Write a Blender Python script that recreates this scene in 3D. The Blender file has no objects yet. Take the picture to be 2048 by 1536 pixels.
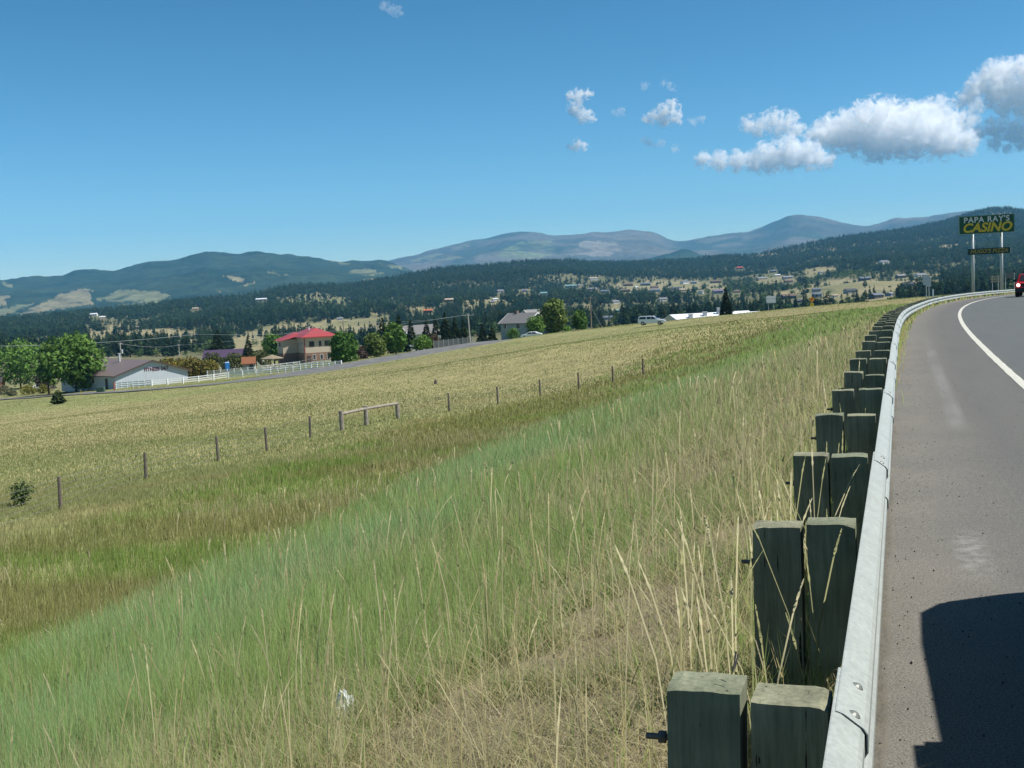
import bpy, math, random
import numpy as np
from mathutils import Vector, Matrix
random.seed(7); rng = np.random.default_rng(11)
C = bpy.context.scene.collection
sc = bpy.context.scene

# ------------------------------------------------------------------ camera
F, PITCH, ROLL, EYE = 2325.0, .0787, .047, 1.71          # focal length in photo pixels (photo is 2048 x 1536)
_f = np.array([0, math.cos(PITCH), -math.sin(PITCH)])
_r = np.array([1., 0, 0]); _u = np.array([0, math.sin(PITCH), math.cos(PITCH)])
CR = _r*math.cos(ROLL) - _u*math.sin(ROLL); CU = _r*math.sin(ROLL) + _u*math.cos(ROLL)
cam = bpy.data.cameras.new('camera'); cam.sensor_width = 36; cam.lens = 36*F/2048
cam.clip_start = .05; cam.clip_end = 60000
co = bpy.data.objects.new('camera', cam); C.objects.link(co); sc.camera = co
M = Matrix.Identity(4)
for i in range(3): M[i][0], M[i][1], M[i][2] = CR[i], CU[i], -_f[i]
M[2][3] = EYE; co.matrix_world = M

# ------------------------------------------------------------------ light
SUN_AZ, SUN_EL = math.radians(97), math.radians(56)      # azimuth clockwise from +Y
w = bpy.data.worlds.new('World'); sc.world = w; w.use_nodes = True
nt = w.node_tree; bg = nt.nodes['Background']
sky = nt.nodes.new('ShaderNodeTexSky'); sky.sky_type = 'NISHITA'; sky.sun_disc = False
sky.sun_elevation = SUN_EL; sky.sun_rotation = SUN_AZ; sky.altitude = 1200; sky.air_density = 1.0; sky.dust_density = .25; sky.ozone_density = 2.2
_s = nt.nodes.new('ShaderNodeSeparateColor'); _k = nt.nodes.new('ShaderNodeCombineColor'); nt.links.new(sky.outputs[0], _s.inputs[0])
for i, (g_, m_) in enumerate(((1.88, .184), (1.47, .432), (1.64, .318))):      # deeper, more cyan blue, as the camera recorded it
    _p = nt.nodes.new('ShaderNodeMath'); _p.operation = 'POWER'; _p.inputs[1].default_value = g_; nt.links.new(_s.outputs[i], _p.inputs[0])
    _q = nt.nodes.new('ShaderNodeMath'); _q.operation = 'MULTIPLY'; _q.inputs[1].default_value = m_; nt.links.new(_p.outputs[0], _q.inputs[0]); nt.links.new(_q.outputs[0], _k.inputs[i])
nt.links.new(_k.outputs[0], bg.inputs[0]); bg.inputs[1].default_value = .08
sl = bpy.data.lights.new('sun', 'SUN'); sl.energy = 5.0; sl.angle = math.radians(.53); sl.color = (1, .955, .88)
so = bpy.data.objects.new('sun', sl); C.objects.link(so)
sd = Vector((math.sin(SUN_AZ)*math.cos(SUN_EL), math.cos(SUN_AZ)*math.cos(SUN_EL), math.sin(SUN_EL)))
so.rotation_euler = sd.to_track_quat('Z', 'Y').to_euler(); so.location = (40, -10, 60)
sc.view_settings.view_transform = 'Standard'; sc.view_settings.look = 'None'
sc.view_settings.exposure = 0.5; sc.view_settings.gamma = 1
cy = sc.cycles
cy.volume_bounces = 24; cy.max_bounces = 26; cy.diffuse_bounces = 3; cy.transparent_max_bounces = 8
cy.volume_max_steps = 1024; cy.volume_step_rate = .08
cy.use_denoising = True; cy.denoiser = 'OPENIMAGEDENOISE'; cy.denoising_prefilter = 'ACCURATE'; cy.denoising_input_passes = 'RGB_ALBEDO_NORMAL'; cy.use_adaptive_sampling = False

# ------------------------------------------------------------------ pixel helpers (layout only)
def ray(x, y): return _f + CR*(x-1024)/F - CU*(y-768)/F
def proj(P):
    v = np.asarray(P, float) - np.array([0, 0, EYE]); k = v @ _f
    return 1024 + F*(v @ CR)/k, 768 - F*(v @ CU)/k
def ss(a, b, x):
    t = np.clip((np.asarray(x, float)-a)/(b-a), 0, 1); return t*t*(3-2*t)
def azte(pts):                       # pixels -> azimuth, tangent of elevation
    a = []
    for x, y in pts:
        d = ray(x, y); a.append((math.atan2(d[0], d[1]), d[2]/math.hypot(d[0], d[1])))
    a.sort(); return np.array(a)
_G = rng.random((256, 256))
def vnoise(x, y):
    x = np.asarray(x, float); y = np.asarray(y, float)
    xi = np.floor(x).astype(int); yi = np.floor(y).astype(int); fx = x-xi; fy = y-yi
    fx = fx*fx*(3-2*fx); fy = fy*fy*(3-2*fy)
    g = lambda i, j: _G[(xi+i) & 255, (yi+j) & 255]
    return (g(0,0)*(1-fx)+g(1,0)*fx)*(1-fy) + (g(0,1)*(1-fx)+g(1,1)*fx)*fy
def fbm(x, y, o=4):
    s = 0; a = .5; t = 0
    for k in range(o):
        s = s + a*vnoise(x*2**k + 17.3*k, y*2**k + 5.1*k); t += a; a *= .5
    return s/t                       # 0..1, mean .5
def inpoly(px, py, poly):
    px = np.asarray(px, float); py = np.asarray(py, float); c = np.zeros(px.shape, bool); n = len(poly)
    for i in range(n):
        x1, y1 = poly[i]; x2, y2 = poly[(i+1) % n]
        if y1 == y2: continue
        m = ((y1 > py) != (y2 > py)) & (px < (x2-x1)*(py-y1)/(y2-y1)+x1); c ^= m
    return c

# ------------------------------------------------------------------ the highway curve (its white edge line)
_c = [1.06352034e-05, -3.00813437e-04, 3.40292968e-01, 1.77624590]
def _lx(y): return np.polyval(_c, y)
LINE = []
s16 = np.polyval(np.polyder(_c), 16.)
for y in np.arange(-60, 16, .5): LINE.append((_lx(16.) + s16*(y-16), y))
for y in np.arange(16, 106, .5): LINE.append((_lx(y), y))
x, y = LINE[-1]; th = math.atan(np.polyval(np.polyder(_c), 105.5))
while th < 2.3:
    th += .5*.0052; x += .5*math.sin(th); y += .5*math.cos(th); LINE.append((x, y))
LINE = np.array(LINE)
T = np.gradient(LINE, axis=0); T /= np.linalg.norm(T, axis=1)[:, None]
NL = np.stack([-T[:, 1], T[:, 0]], 1)                     # to the left of the line
ST = np.concatenate([[0], np.cumsum(np.linalg.norm(np.diff(LINE, axis=0), axis=1))])
S0 = np.interp(0, LINE[:, 1], ST)                         # station of Y = 0
ST = ST - S0
def q_of(x, y):                                           # signed distance left of the line, station
    x = np.asarray(x, float).ravel(); y = np.asarray(y, float).ravel(); Q = np.empty(len(x)); S = np.empty(len(x))
    L = LINE[::2]
    for i in range(0, len(x), 20000):
        a = x[i:i+20000, None]; b = y[i:i+20000, None]
        k = np.argmin((a-L[None, :, 0])**2 + (b-L[None, :, 1])**2, 1)*2
        dx = x[i:i+20000]-LINE[k, 0]; dy = y[i:i+20000]-LINE[k, 1]
        al = dx*T[k, 0]+dy*T[k, 1]
        side = dx*NL[k, 0]+dy*NL[k, 1]
        far = np.hypot(dx, dy) > 8
        Q[i:i+20000] = np.where(far, np.sign(side)*np.hypot(dx, dy), side); S[i:i+20000] = ST[k]+np.clip(al, -1, 1)
    return Q, S
def zroad(s): return -5e-5*np.clip(s, 0, 175)**2*.93
def zrail(s): return zroad(s) - .30*ss(20, 62, s)
def at_line(s, q):
    i = np.clip(np.searchsorted(ST, s), 1, len(ST)-1); t = (s-ST[i-1])/(ST[i]-ST[i-1])
    p = LINE[i-1]*(1-t)+LINE[i]*t; n = NL[i-1]*(1-t)+NL[i]*t; tg = T[i-1]*(1-t)+T[i]*t
    return p + n*q, n, tg

# ------------------------------------------------------------------ terrain
RIDGE = azte([(-500,640),(-200,636),(0,632),(68,630),(171,618),(290,608),(342,600),(410,594),(495,586),(547,573),(581,567),(700,566),(785,551),(837,541),(871,534),
 (956,529),(1007,522),(1059,519),(1144,517),(1178,521),(1247,522),(1391,516),(1410,511),(1519,504),(1556,496),(1592,489),(1629,480),(1665,473),(1738,464),(1811,455),
 (1884,440),(1939,424),(1976,414),(2012,412),(2048,418),(2300,440),(2700,470)])
BASE = azte([(-500,745),(0,722),(400,712),(700,700),(1024,668),(1300,655),(1480,648),(1620,634),(1800,612),(2048,596),(2700,560)])
R0 = 700.
_ra = azte([(-500,0),(0,0),(600,0),(1100,0),(1500,0),(1800,0),(2048,0),(2700,0)])[:, 0]
def r1_of(az): return np.interp(az, _ra, [2200,2300,2700,3300,3700,4300,4700,4700])
def zhill(az, r):
    r1 = r1_of(az); te0 = np.interp(az, BASE[:, 0], BASE[:, 1]); te1 = np.interp(az, RIDGE[:, 0], RIDGE[:, 1]) - 7.5/r1
    t = np.clip((r-R0)/(r1-R0), 0, 1)
    z = EYE + np.minimum(r, r1)*(te0 + (te1-te0)*t**.85)
    x = r*np.sin(az); y = r*np.cos(az)
    z = z + (fbm(x/320, y/320, 4)-.5)*40*np.sin(np.pi*np.clip(t, 0, 1))**.8*ss(0, .25, t)
    return z - np.clip(r-r1, 0, 600)*.16
def brk_of(S): return 9.5 + .10*np.clip(S-8, 0, 60)           # where the fill slope steepens
def terrain(x, y):
    sh = np.shape(x); x = np.asarray(x, float).ravel(); y = np.asarray(y, float).ravel()
    r = np.hypot(x, y); az = np.arctan2(x, y)
    Q, S = q_of(x, y)
    fld = -5.25 + .055*(np.clip(x, -140, 90)+16.3) - .026*(np.clip(y, -60, 320)-41)
    fld = fld + 2.3*np.exp(-(((x-52)/58)**2 + ((y-195)/62)**2)) + 1.0*np.exp(-(((x-2)/36)**2 + ((y-238)/55)**2)) + (fbm(x/26, y/26, 3)-.5)*.7
    m = .30 + (.055-.30)*ss(45, 112, S)
    zr = zrail(S)
    dq = np.clip(Q-2.7, 0, 400)
    emb = zr - .03*np.clip(Q-1.75, 0, .95) - m*dq - .30*np.clip(dq-brk_of(S), 0, 60)*(1-ss(45, 100, S)) - .0012*np.clip(dq-16, 0, 80)**2*ss(70, 110, S)
    emb = emb + (fbm(x/3.1, y/3.1, 3)-.5)*.22*ss(2.6, 5, Q)
    k = .7
    near = np.maximum(emb, fld) + k*np.exp(-np.abs(emb-fld)/k)*.45
    near = np.where(Q < 1.75, zroad(S) - .05, near)
    near = np.where(Q < -11, zroad(S) - .06 - .03*np.clip(-11-Q, 0, 60), near)
    rc = np.where(x > 0, 235., 345.); rc = 345 + (258-345)*ss(-40, 10, x)
    rc = rc + (150-235)*ss(60, 110, x)
    z = near + (zhill(az, np.maximum(r, R0)) - near)*ss(0, 1, (r-rc)/(R0*.72-rc))
    return z.reshape(sh)
def hit(px, py, rmax=6000, off=0.):                       # first point of the terrain seen at a photo pixel
    d = ray(px, py); t = np.geomspace(3, rmax, 3500)
    x = d[0]*t; y = d[1]*t; z = EYE + d[2]*t - off - terrain(x, y)
    i = np.argmax(z < 0)
    if z[i] >= 0: i = len(t)-1
    a = t[i-1] + (t[i]-t[i-1])*z[i-1]/(z[i-1]-z[i]+1e-9)
    return Vector((d[0]*a, d[1]*a, float(terrain(np.array([d[0]*a]), np.array([d[1]*a]))[0])))
def spot(px, D):                                          # ground point at distance D in the column of a pixel at the horizon
    x = 0
    for it in range(3):
        p = np.array([x, D, 0.]); p[2] = terrain(np.array([x]), np.array([D]))[0]; q = proj(p)[0]; x += (px-q)*D/F
    return Vector((x, D, float(terrain(np.array([x]), np.array([D]))[0])))
def gz(x, y): return float(terrain(np.array([x]), np.array([y]))[0])

# ------------------------------------------------------------------ materials
def mat(name, col, rough=.8, var=.0, scale=4., bump=0., bscale=40., metal=0., spec=.3, coord='Object', stretch=(1,1,1), col2=None, det=6):
    m = bpy.data.materials.new(name); m.use_nodes = True; n = m.node_tree.nodes; l = m.node_tree.links
    b = n['Principled BSDF']; b.inputs['Roughness'].default_value = rough; b.inputs['Metallic'].default_value = metal
    b.inputs['Specular IOR Level'].default_value = spec
    b.inputs['Base Color'].default_value = (*col, 1)
    if var or bump or col2:
        tc = n.new('ShaderNodeTexCoord'); mp = n.new('ShaderNodeMapping'); mp.inputs['Scale'].default_value = stretch
        l.new(tc.outputs[coord], mp.inputs[0])
    if var or col2:
        no = n.new('ShaderNodeTexNoise'); no.inputs['Scale'].default_value = scale; no.inputs['Detail'].default_value = det; no.inputs['Roughness'].default_value = .65
        l.new(mp.outputs[0], no.inputs[0])
        rp = n.new('ShaderNodeValToRGB'); e = rp.color_ramp.elements
        e[0].position, e[1].position = .3, .7
        c2 = col2 or tuple(c*(1+var) for c in col); c1 = col if col2 else tuple(c*(1-var) for c in col)
        e[0].color = (*c1, 1); e[1].color = (*c2, 1)
        l.new(no.outputs[0], rp.inputs[0]); l.new(rp.outputs[0], b.inputs['Base Color'])
    if bump:
        nb = n.new('ShaderNodeTexNoise'); nb.inputs['Scale'].default_value = bscale; nb.inputs['Detail'].default_value = 5
        l.new(mp.outputs[0], nb.inputs[0]); bp = n.new('ShaderNodeBump'); bp.inputs['Strength'].default_value = bump; bp.inputs['Distance'].default_value = .02
        l.new(nb.outputs[0], bp.inputs['Height']); l.new(bp.outputs[0], b.inputs['Normal'])
    return m
def attr_mat(name, rough=.9, noise=0., nscale=1., trans=0., nscale2=None, spec=.1, bump=0.):
    """Base colour from the mesh attribute 'Col', with some noise; optional translucency for leaves and blades."""
    m = bpy.data.materials.new(name); m.use_nodes = True; n = m.node_tree.nodes; l = m.node_tree.links
    b = n['Principled BSDF']; b.inputs['Roughness'].default_value = rough; b.inputs['Specular IOR Level'].default_value = spec
    a = n.new('ShaderNodeAttribute'); a.attribute_name = 'Col'; out = a.outputs['Color']
    if noise:
        tc = n.new('ShaderNodeTexCoord'); no = n.new('ShaderNodeTexNoise'); no.inputs['Scale'].default_value = nscale; no.inputs['Detail'].default_value = 8; no.inputs['Roughness'].default_value = .7
        l.new(tc.outputs['Object'], no.inputs[0])
        mr = n.new('ShaderNodeMapRange'); mr.inputs[1].default_value = .3; mr.inputs[2].default_value = .7; mr.inputs[3].default_value = 1-noise; mr.inputs[4].default_value = 1+noise
        l.new(no.outputs[0], mr.inputs[0]); vm = n.new('ShaderNodeVectorMath'); vm.operation = 'SCALE'
        l.new(out, vm.inputs[0]); l.new(mr.outputs[0], vm.inputs['Scale']); out = vm.outputs[0]
        if bump:
            bp = n.new('ShaderNodeBump'); bp.inputs['Strength'].default_value = bump; bp.inputs['Distance'].default_value = 1/nscale
            l.new(no.outputs[0], bp.inputs['Height']); l.new(bp.outputs[0], b.inputs['Normal'])
    l.new(out, b.inputs['Base Color'])
    if trans:
        t = n.new('ShaderNodeBsdfTranslucent'); l.new(out, t.inputs[0]); mx = n.new('ShaderNodeMixShader'); mx.inputs[0].default_value = trans
        l.new(b.outputs[0], mx.inputs[1]); l.new(t.outputs[0], mx.inputs[2]); l.new(mx.outputs[0], n['Material Output'].inputs[0])
    return m

# ------------------------------------------------------------------ mesh helpers
def np_mesh(name, V, Fc, m, col=None, smooth=False, parent=None):
    """V (n,3); Fc: array (k,3) or (k,4)."""
    me = bpy.data.meshes.new(name); V = np.ascontiguousarray(V, np.float32); Fc = np.ascontiguousarray(Fc, np.int32); k = Fc.shape[1]
    me.vertices.add(len(V)); me.vertices.foreach_set('co', V.ravel())
    me.loops.add(Fc.size); me.loops.foreach_set('vertex_index', Fc.ravel())
    me.polygons.add(len(Fc)); me.polygons.foreach_set('loop_start', np.arange(0, Fc.size, k, dtype=np.int32))
    me.polygons.foreach_set('loop_total', np.full(len(Fc), k, np.int32))
    me.polygons.foreach_set('use_smooth', np.full(len(Fc), smooth, bool))
    me.update(calc_edges=True)
    if col is not None:
        c = np.ones((len(V), 4), np.float32); c[:, :3] = col
        at = me.color_attributes.new('Col', 'FLOAT_COLOR', 'POINT'); at.data.foreach_set('color', c.ravel())
    me.materials.append(m); me.validate()
    o = bpy.data.objects.new(name, me); C.objects.link(o)
    if parent: o.parent = parent
    return o
class MB:
    def __init__(s): s.v = []; s.f = []
    def add(s, vs, fs):
        b = len(s.v); s.v += [tuple(v) for v in vs]; s.f += [tuple(i+b for i in f) for f in fs]; return s
    def box(s, c, d, rz=0., taper=1.):
        cx, cy_, cz = c; x, y, z = d[0]/2, d[1]/2, d[2]/2; ca, sa = math.cos(rz), math.sin(rz); vs = []
        for k in (-1, 1):
            t = taper if k > 0 else 1
            for i, j in ((-1,-1),(1,-1),(1,1),(-1,1)):
                a, b = i*x*t, j*y*t; vs.append((cx+a*ca-b*sa, cy_+a*sa+b*ca, cz+k*z))
        return s.add(vs, [(3,2,1,0),(4,5,6,7),(0,1,5,4),(1,2,6,5),(2,3,7,6),(3,0,4,7)])
    def tube(s, pts, rs, n=8, cap=True):
        pts = [Vector(p) for p in pts]
        if not hasattr(rs, '__len__'): rs = [rs]*len(pts)
        vs = []; fs = []
        for i, p in enumerate(pts):
            d = (pts[min(i+1, len(pts)-1)]-pts[max(i-1, 0)]).normalized()
            a = d.orthogonal().normalized() if abs(d.z) < .9 else Vector((1,0,0)).cross(d).normalized(); b = d.cross(a)
            for k in range(n): vs.append(p + (a*math.cos(2*math.pi*k/n)+b*math.sin(2*math.pi*k/n))*rs[i])
        for i in range(len(pts)-1):
            for k in range(n): fs.append((i*n+k, i*n+(k+1) % n, (i+1)*n+(k+1) % n, (i+1)*n+k))
        if cap: fs += [tuple(range(n))[::-1], tuple(range((len(pts)-1)*n, len(pts)*n))]
        return s.add(vs, fs)
    def prism(s, poly, y0, y1):                           # poly in x,z extruded along y
        n = len(poly); vs = [(x, y0, z) for x, z in poly]+[(x, y1, z) for x, z in poly]
        return s.add(vs, [tuple(range(n)), tuple(range(n, 2*n))[::-1]]+[(i, i+n, (i+1) % n+n, (i+1) % n) for i in range(n)])
    def xf(s, fn): s.v = [tuple(fn(v)) for v in s.v]; return s
    def build(s, name, m, parent=None, smooth=False, bevel=0., loc=None, seg=2):
        me = bpy.data.meshes.new(name); me.from_pydata(s.v, [], s.f); me.materials.append(m)
        import bmesh
        bm = bmesh.new(); bm.from_mesh(me); bmesh.ops.recalc_face_normals(bm, faces=bm.faces)
        if bevel: bmesh.ops.bevel(bm, geom=list(bm.edges), offset=bevel, segments=seg, affect='EDGES', clamp_overlap=True)
        bm.to_mesh(me); bm.free()
        if smooth: me.polygons.foreach_set('use_smooth', [True]*len(me.polygons))
        me.update(); o = bpy.data.objects.new(name, me); C.objects.link(o)
        if parent: o.parent = parent
        if loc: o.location = loc
        return o
def tag(o, label=None, cat=None, group=None, kind=None):
    if label: o['label'] = label
    if cat: o['category'] = cat
    if group: o['group'] = group
    if kind: o['kind'] = kind
    return o
def thing(name, label, cat, loc=(0,0,0), rz=0., group=None):
    o = bpy.data.objects.new(name, None); C.objects.link(o); o.location = loc; o.rotation_euler = (0, 0, rz); o.empty_display_size = .3
    return tag(o, label, cat, group)
def copy_thing(r, loc, rz, label, group=None, scale=1.):
    c = r.copy(); C.objects.link(c); c.location = loc; c.rotation_euler = (0, 0, rz); c.scale = (scale,)*3
    tag(c, label, None, group)
    for ch in r.children:
        d = ch.copy(); C.objects.link(d); d.parent = c
        for g in ch.children:
            e = g.copy(); C.objects.link(e); e.parent = d
    return c
def text_part(body, m, parent, size, loc, rot, shear=0., bold=0., ext=.02, sx=1., name='lettering', spacing=1.):
    cu = bpy.data.curves.new(name, 'FONT'); cu.body = body; cu.size = size; cu.align_x = 'CENTER'; cu.align_y = 'CENTER'
    cu.shear = shear; cu.offset = bold; cu.extrude = ext; cu.space_character = spacing
    t = bpy.data.objects.new(name, cu); C.objects.link(t)
    dg = bpy.context.evaluated_depsgraph_get(); me = bpy.data.meshes.new_from_object(t.evaluated_get(dg))
    bpy.data.objects.remove(t); o = bpy.data.objects.new(name, me); C.objects.link(o); me.materials.clear(); me.materials.append(m)
    o.parent = parent; o.location = loc; o.rotation_euler = rot; o.scale = (sx, 1, 1); return o

# ================================================================== GROUND
def kp(pts, sx=1., ox=0, oy=0): return [(x/sx+ox, y/sx+oy) for x, y in pts]
CLEAR = [  # (photo outline of an open grassy patch on the hills, tree density left in it)
 (kp([(860,195),(980,180),(1100,150),(1350,165),(1700,195),(2000,230),(2048,330),(1900,360),(1600,310),(1300,290),(960,350),(860,260)],5.12,0,620), .16),
 (kp([(330,360),(520,340),(560,380),(430,420),(330,400)],5.12,0,620), .3),
 (kp([(380,300),(560,240),(760,170),(1100,140),(1500,100),(2048,60),(2048,230),(1700,260),(900,260),(700,330),(480,380)],5.12,380,620), .07),
 (kp([(420,330),(760,300),(760,420),(560,450),(420,400)],5.12,380,620), .22),
 (kp([(1580,345),(1740,325),(1860,310),(2047,335),(2047,385),(1840,400),(1700,372)],2.926,0,480), .22),
 (kp([(1130,395),(1200,398),(1190,415),(1140,412)],2.926,0,480), .2),
 (kp([(200,135),(540,130),(560,200),(420,205),(220,170)],5.12,740,580), .25),
 (kp([(920,90),(1060,85),(1380,70),(1480,100),(1480,140),(1150,140),(960,185)],5.12,740,580), .2),
 (kp([(1480,0),(1700,0),(1720,60),(1480,90)],5.12,740,580), .12),
 (kp([(0,110),(120,150),(140,330),(60,330),(0,250)],5.12,740,580), .45),
 (kp([(420,150),(650,150),(1100,95),(1450,120),(1720,140),(1700,210),(1300,220),(850,215),(700,250),(600,190)],5.12,1120,540), .15),
 (kp([(250,350),(330,340),(330,440),(250,440)],5.12,1120,540), .4),
 (kp([(540,330),(600,330),(620,460),(440,520),(520,420)],5.12,1120,540), .45),
 (kp([(160,170),(520,160),(640,170),(560,230),(300,260),(170,230)],5.12,1480,520), .12),
 (kp([(650,110),(860,70),(1000,95),(820,160),(760,190),(660,165)],5.12,1480,520), .10),
 (kp([(760,250),(960,200),(1300,200),(1640,210),(1700,280),(1640,310),(1200,320),(900,300),(800,290)],5.12,1480,520), .05),
 (kp([(1640,200),(1760,160),(2048,140),(2048,230),(1900,260),(1700,250)],5.12,1480,520), .22),
 (kp([(330,350),(560,300),(760,240),(780,280),(640,330),(420,370)],5.12,1480,520), .08),
 (kp([(640,340),(900,320),(1600,320),(1620,380),(1300,430),(900,440),(640,430)],5.12,1480,520), .2),
 (kp([(80,300),(190,290),(190,330),(90,330)],5.12,1480,520), .15),
 (kp([(1240,250),(1330,260),(1350,330),(1280,320)],2.738,1300,400), .45),
 (kp([(1570,245),(1690,240),(1680,275),(1590,275)],2.738,1300,400), .35),
 (kp([(440,300),(540,290),(660,285),(730,285),(700,305),(500,312)],2.738,1300,400), .35),
 (kp([(980,262),(1020,265),(1010,285),(985,280)],2.738,1300,400), .3),
 (kp([(2040,30),(2048,20),(2048,60),(2010,90)],5.12,1480,520), .5),
 (kp([(1720,190),(1880,240),(1820,330),(1740,300)],2.738,1300,400), .72),
]
# photo x, y of the base, width in pixels, roof, wall, orientation, label
HOUSES = [
 (1187,560,17,'tan','white',.2,'tan roofed white house highest of those above the wooden power pole'),
 (1142,575,24,'teal','grey',0,'long low house with teal roof left of the hillside village'),
 (1160,574,12,'grey','tan',.5,'small tan house just right of the long teal roofed house'),
 (1185,581,20,'grey','pink',-.4,'pinkish house with grey roof straight above the wooden power pole'),
 (1209,586,19,'slate','grey',.2,'grey house with slate roof between the pinkish house and the dark red roofed one'),
 (1256,572,20,'brown','brown',0,'brown house on the upper tan strip above the white pickup, left of a white gable'),
 (1250,584,21,'brown','dark',.1,'long dark brown house below the tan strip, left above the white pickup'),
 (1272,576,8,'white','white',.8,'tiny white shed on the tan strip straight above the white pickup tail'),
 (1291,571,20,'slate','dark',0,'dark slate roofed bungalow on the tan strip above the white pickup'),
 (1309,577,15,'brown','pink',.2,'brown roofed pinkish house above the front of the white pickup'),
 (1310,584,21,'slate','blue',0,'long bluish house just below the brown roofed pinkish house'),
 (1369,567,16,'slate','white',.6,'white house standing clear on the dry slope above the white roofed hall'),
 (1387,567,12,'grey','grey',0,'small grey house right beside the clear standing white house'),
 (1431,566,20,'brown','brown',.1,'dark brown house alone on the dry slope left above the dark spruce'),
 (1350,580,22,'dark','grey',0,'dark roofed long house below the clear standing white house'),
 (1364,583,14,'tan','tan',.3,'small tan house under the dark roofed long house'),
 (1402,587,14,'grey','white',1.2,'small white gable facing out beneath the dry slope'),
 (1436,587,20,'purple','grey',0,'purplish roofed house close left of the dark spruce top'),
 (1473,586,13,'brown','tan',.2,'brown roofed house close right of the dark spruce top'),
 (1231,607,15,'grey','white',.4,'white walled house low among pines, left above the white pickup'),
 (1233,624,12,'teal','teal',0,'teal shed low among pines below the white walled house'),
 (1325,602,16,'grey','white',.3,'pale house low among pines between white pickup and white roofed hall'),
 (1216,640,20,'slate','grey',.1,'grey house at the field edge right of the wooden power pole'),
 (1523,560,22,'grey','tan',.4,'grey roofed tan house on the open slope above the blank billboard'),
 (1555,553,11,'white','white',0,'small white roofed house right above the open slope over the blank billboard'),
 (1575,558,20,'grey','grey',.1,'long grey house on the open slope right of the small white roofed house'),
 (1577,566,17,'brown','pink',0,'brown roofed house just under the long grey house on the open slope'),
 (1729,561,22,'slate','dark',.1,'dark blue roofed house on the top edge of the round tan hill'),
 (1801,556,18,'grey','brown',.2,'grey roofed brown house beyond the right shoulder of the round tan hill'),
 (1841,554,22,'grey','white',.3,'large pale house on the tan slope left above the grey sign backs'),
 (1817,574,24,'dark','grey',0,'dark grey house left of the grey sign backs'),
 (1701,587,24,'dark','grey',.2,'dark house with a pale end below the round tan hill'),
 (1633,583,16,'slate','grey',0,'slate roofed house among trees straight above the yellow warning sign'),
 (1577,598,28,'brown','dark',.1,'long brown roofed house between the blank billboard and the yellow sign'),
 (1598,606,18,'dark','dark',.4,'dark low house close left of the yellow warning sign'),
 (1634,594,21,'slate','blue',-.3,'blue grey house right above the yellow warning sign'),
 (1669,594,12,'tan','white',.2,'small pale house right of the blue grey house above the yellow sign'),
 (1752,597,26,'slate','dark',.5,'dark hip roofed house at the grass edge right of the yellow sign'),
 (1779,592,18,'grey','blue',.9,'pale blue gable house beside the dark hip roofed house at the grass edge'),
 (1767,527,20,'grey','white',.4,'white ended house high in the wood under the rocky outcrop'),
 (1049,584,12,'purple','grey',0,'purple roofed house on the triangular clearing above the poplar'),
 (990,601,11,'white','white',.4,'white house on the long dry strip left of the poplar'),
 (898,604,18,'tan','brown',.2,'brown house in the dry strip above the conifer row'),
 (1087,590,15,'teal','teal',0,'teal house at the wood edge right of the triangular clearing'),
 (856,626,19,'rust','brown',.1,'house with bright orange red roof in the wood above the side road'),
 (984,606,10,'grey','tan',.3,'small tan house left below the white house on the long dry strip'),
 (1000,585,14,'grey','grey',.5,'grey house at the top left of the triangular clearing'),
 (188,632,14,'white','white',.1,'longer of two white roofed sheds far in the left wood'),
 (205,637,11,'white','pink',.4,'shorter white roofed shed right of the longer one far in the left wood'),
 (523,602,22,'white','grey',0,'long white roofed barn on the hill above the purple roofed house'),
 (391,620,12,'tan','tan',.3,'tan house in a small gap of the wood above the yellow bushes'),
 (1479,538,13,'red','brown',.1,'bright red roofed house alone high in the dark wood'),
 (276,720,30,'brown','dark',.3,'dark red brown roof showing above the fitness hall'),
 (680,640,12,'grey','white',.2,'pale house at the wood edge above the red roofed house'),
 (1546,545,12,'slate','dark',.1,'dark slate house at the wood edge above the open slope'),
 (1642,547,10,'grey','white',.6,'small white house at the foot of the upper tan clearing'),
]
def open_ground(px, py):
    px = px + (fbm(px/9., py/5.)-.5)*16; py = py + (fbm(px/7.+40, py/5.)-.5)*7
    d = np.ones(np.shape(px))
    for poly, k in CLEAR: d = np.where(inpoly(px, py, poly), np.minimum(d, k), d)
    return d
def projv(x, y, z):
    v0, v1, v2 = x, y, z-EYE; k = v1*_f[1]+v2*_f[2]; k = np.where(k < .1, .1, k)
    return 1024+F*(v0*CR[0]+v1*CR[1]+v2*CR[2])/k, 768-F*(v0*CU[0]+v1*CU[1]+v2*CU[2])/k
ang = np.concatenate([np.arange(-math.pi, -.62, .06), np.arange(-.62, .62, .004), np.arange(.62, math.pi-.03, .06)])
rad = np.concatenate([np.geomspace(.8, 5400, 350), [6600, 9000, 16000]])
AZ, RR = np.meshgrid(ang, rad, indexing='ij'); na, nr = AZ.shape
X = RR*np.sin(AZ); Y = RR*np.cos(AZ); Z = terrain(X, Y)
Z = np.where(RR > 5400, np.minimum(Z, -60), Z)
PX, PY = projv(X, Y, Z)
Q, S = q_of(X, Y); Q = Q.reshape(X.shape); S = S.reshape(X.shape)
n1 = fbm(X/9, Y/9, 4); n2 = fbm(X/60+9, Y/60, 4); n3 = fbm(X/2.2, Y/2.2, 3)
def mix(a, b, t): t = np.clip(t, 0, 1)[..., None]; return np.asarray(a)*(1-t)+np.asarray(b)*t
fieldc = mix([.23,.245,.095], [.285,.275,.125], (n1-.35)*2.2)
fieldc = mix(fieldc, [.30,.26,.13], ss(.55, .75, n2)*.8)
slopec = mix([.105,.115,.048], [.20,.17,.095], n3*1.2-.1)
soil = np.array([.26,.215,.155])
slopec = mix(slopec, soil, (1-ss(2.2, 6.5, Q + (n3-.5)*6))*.85)
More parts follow.
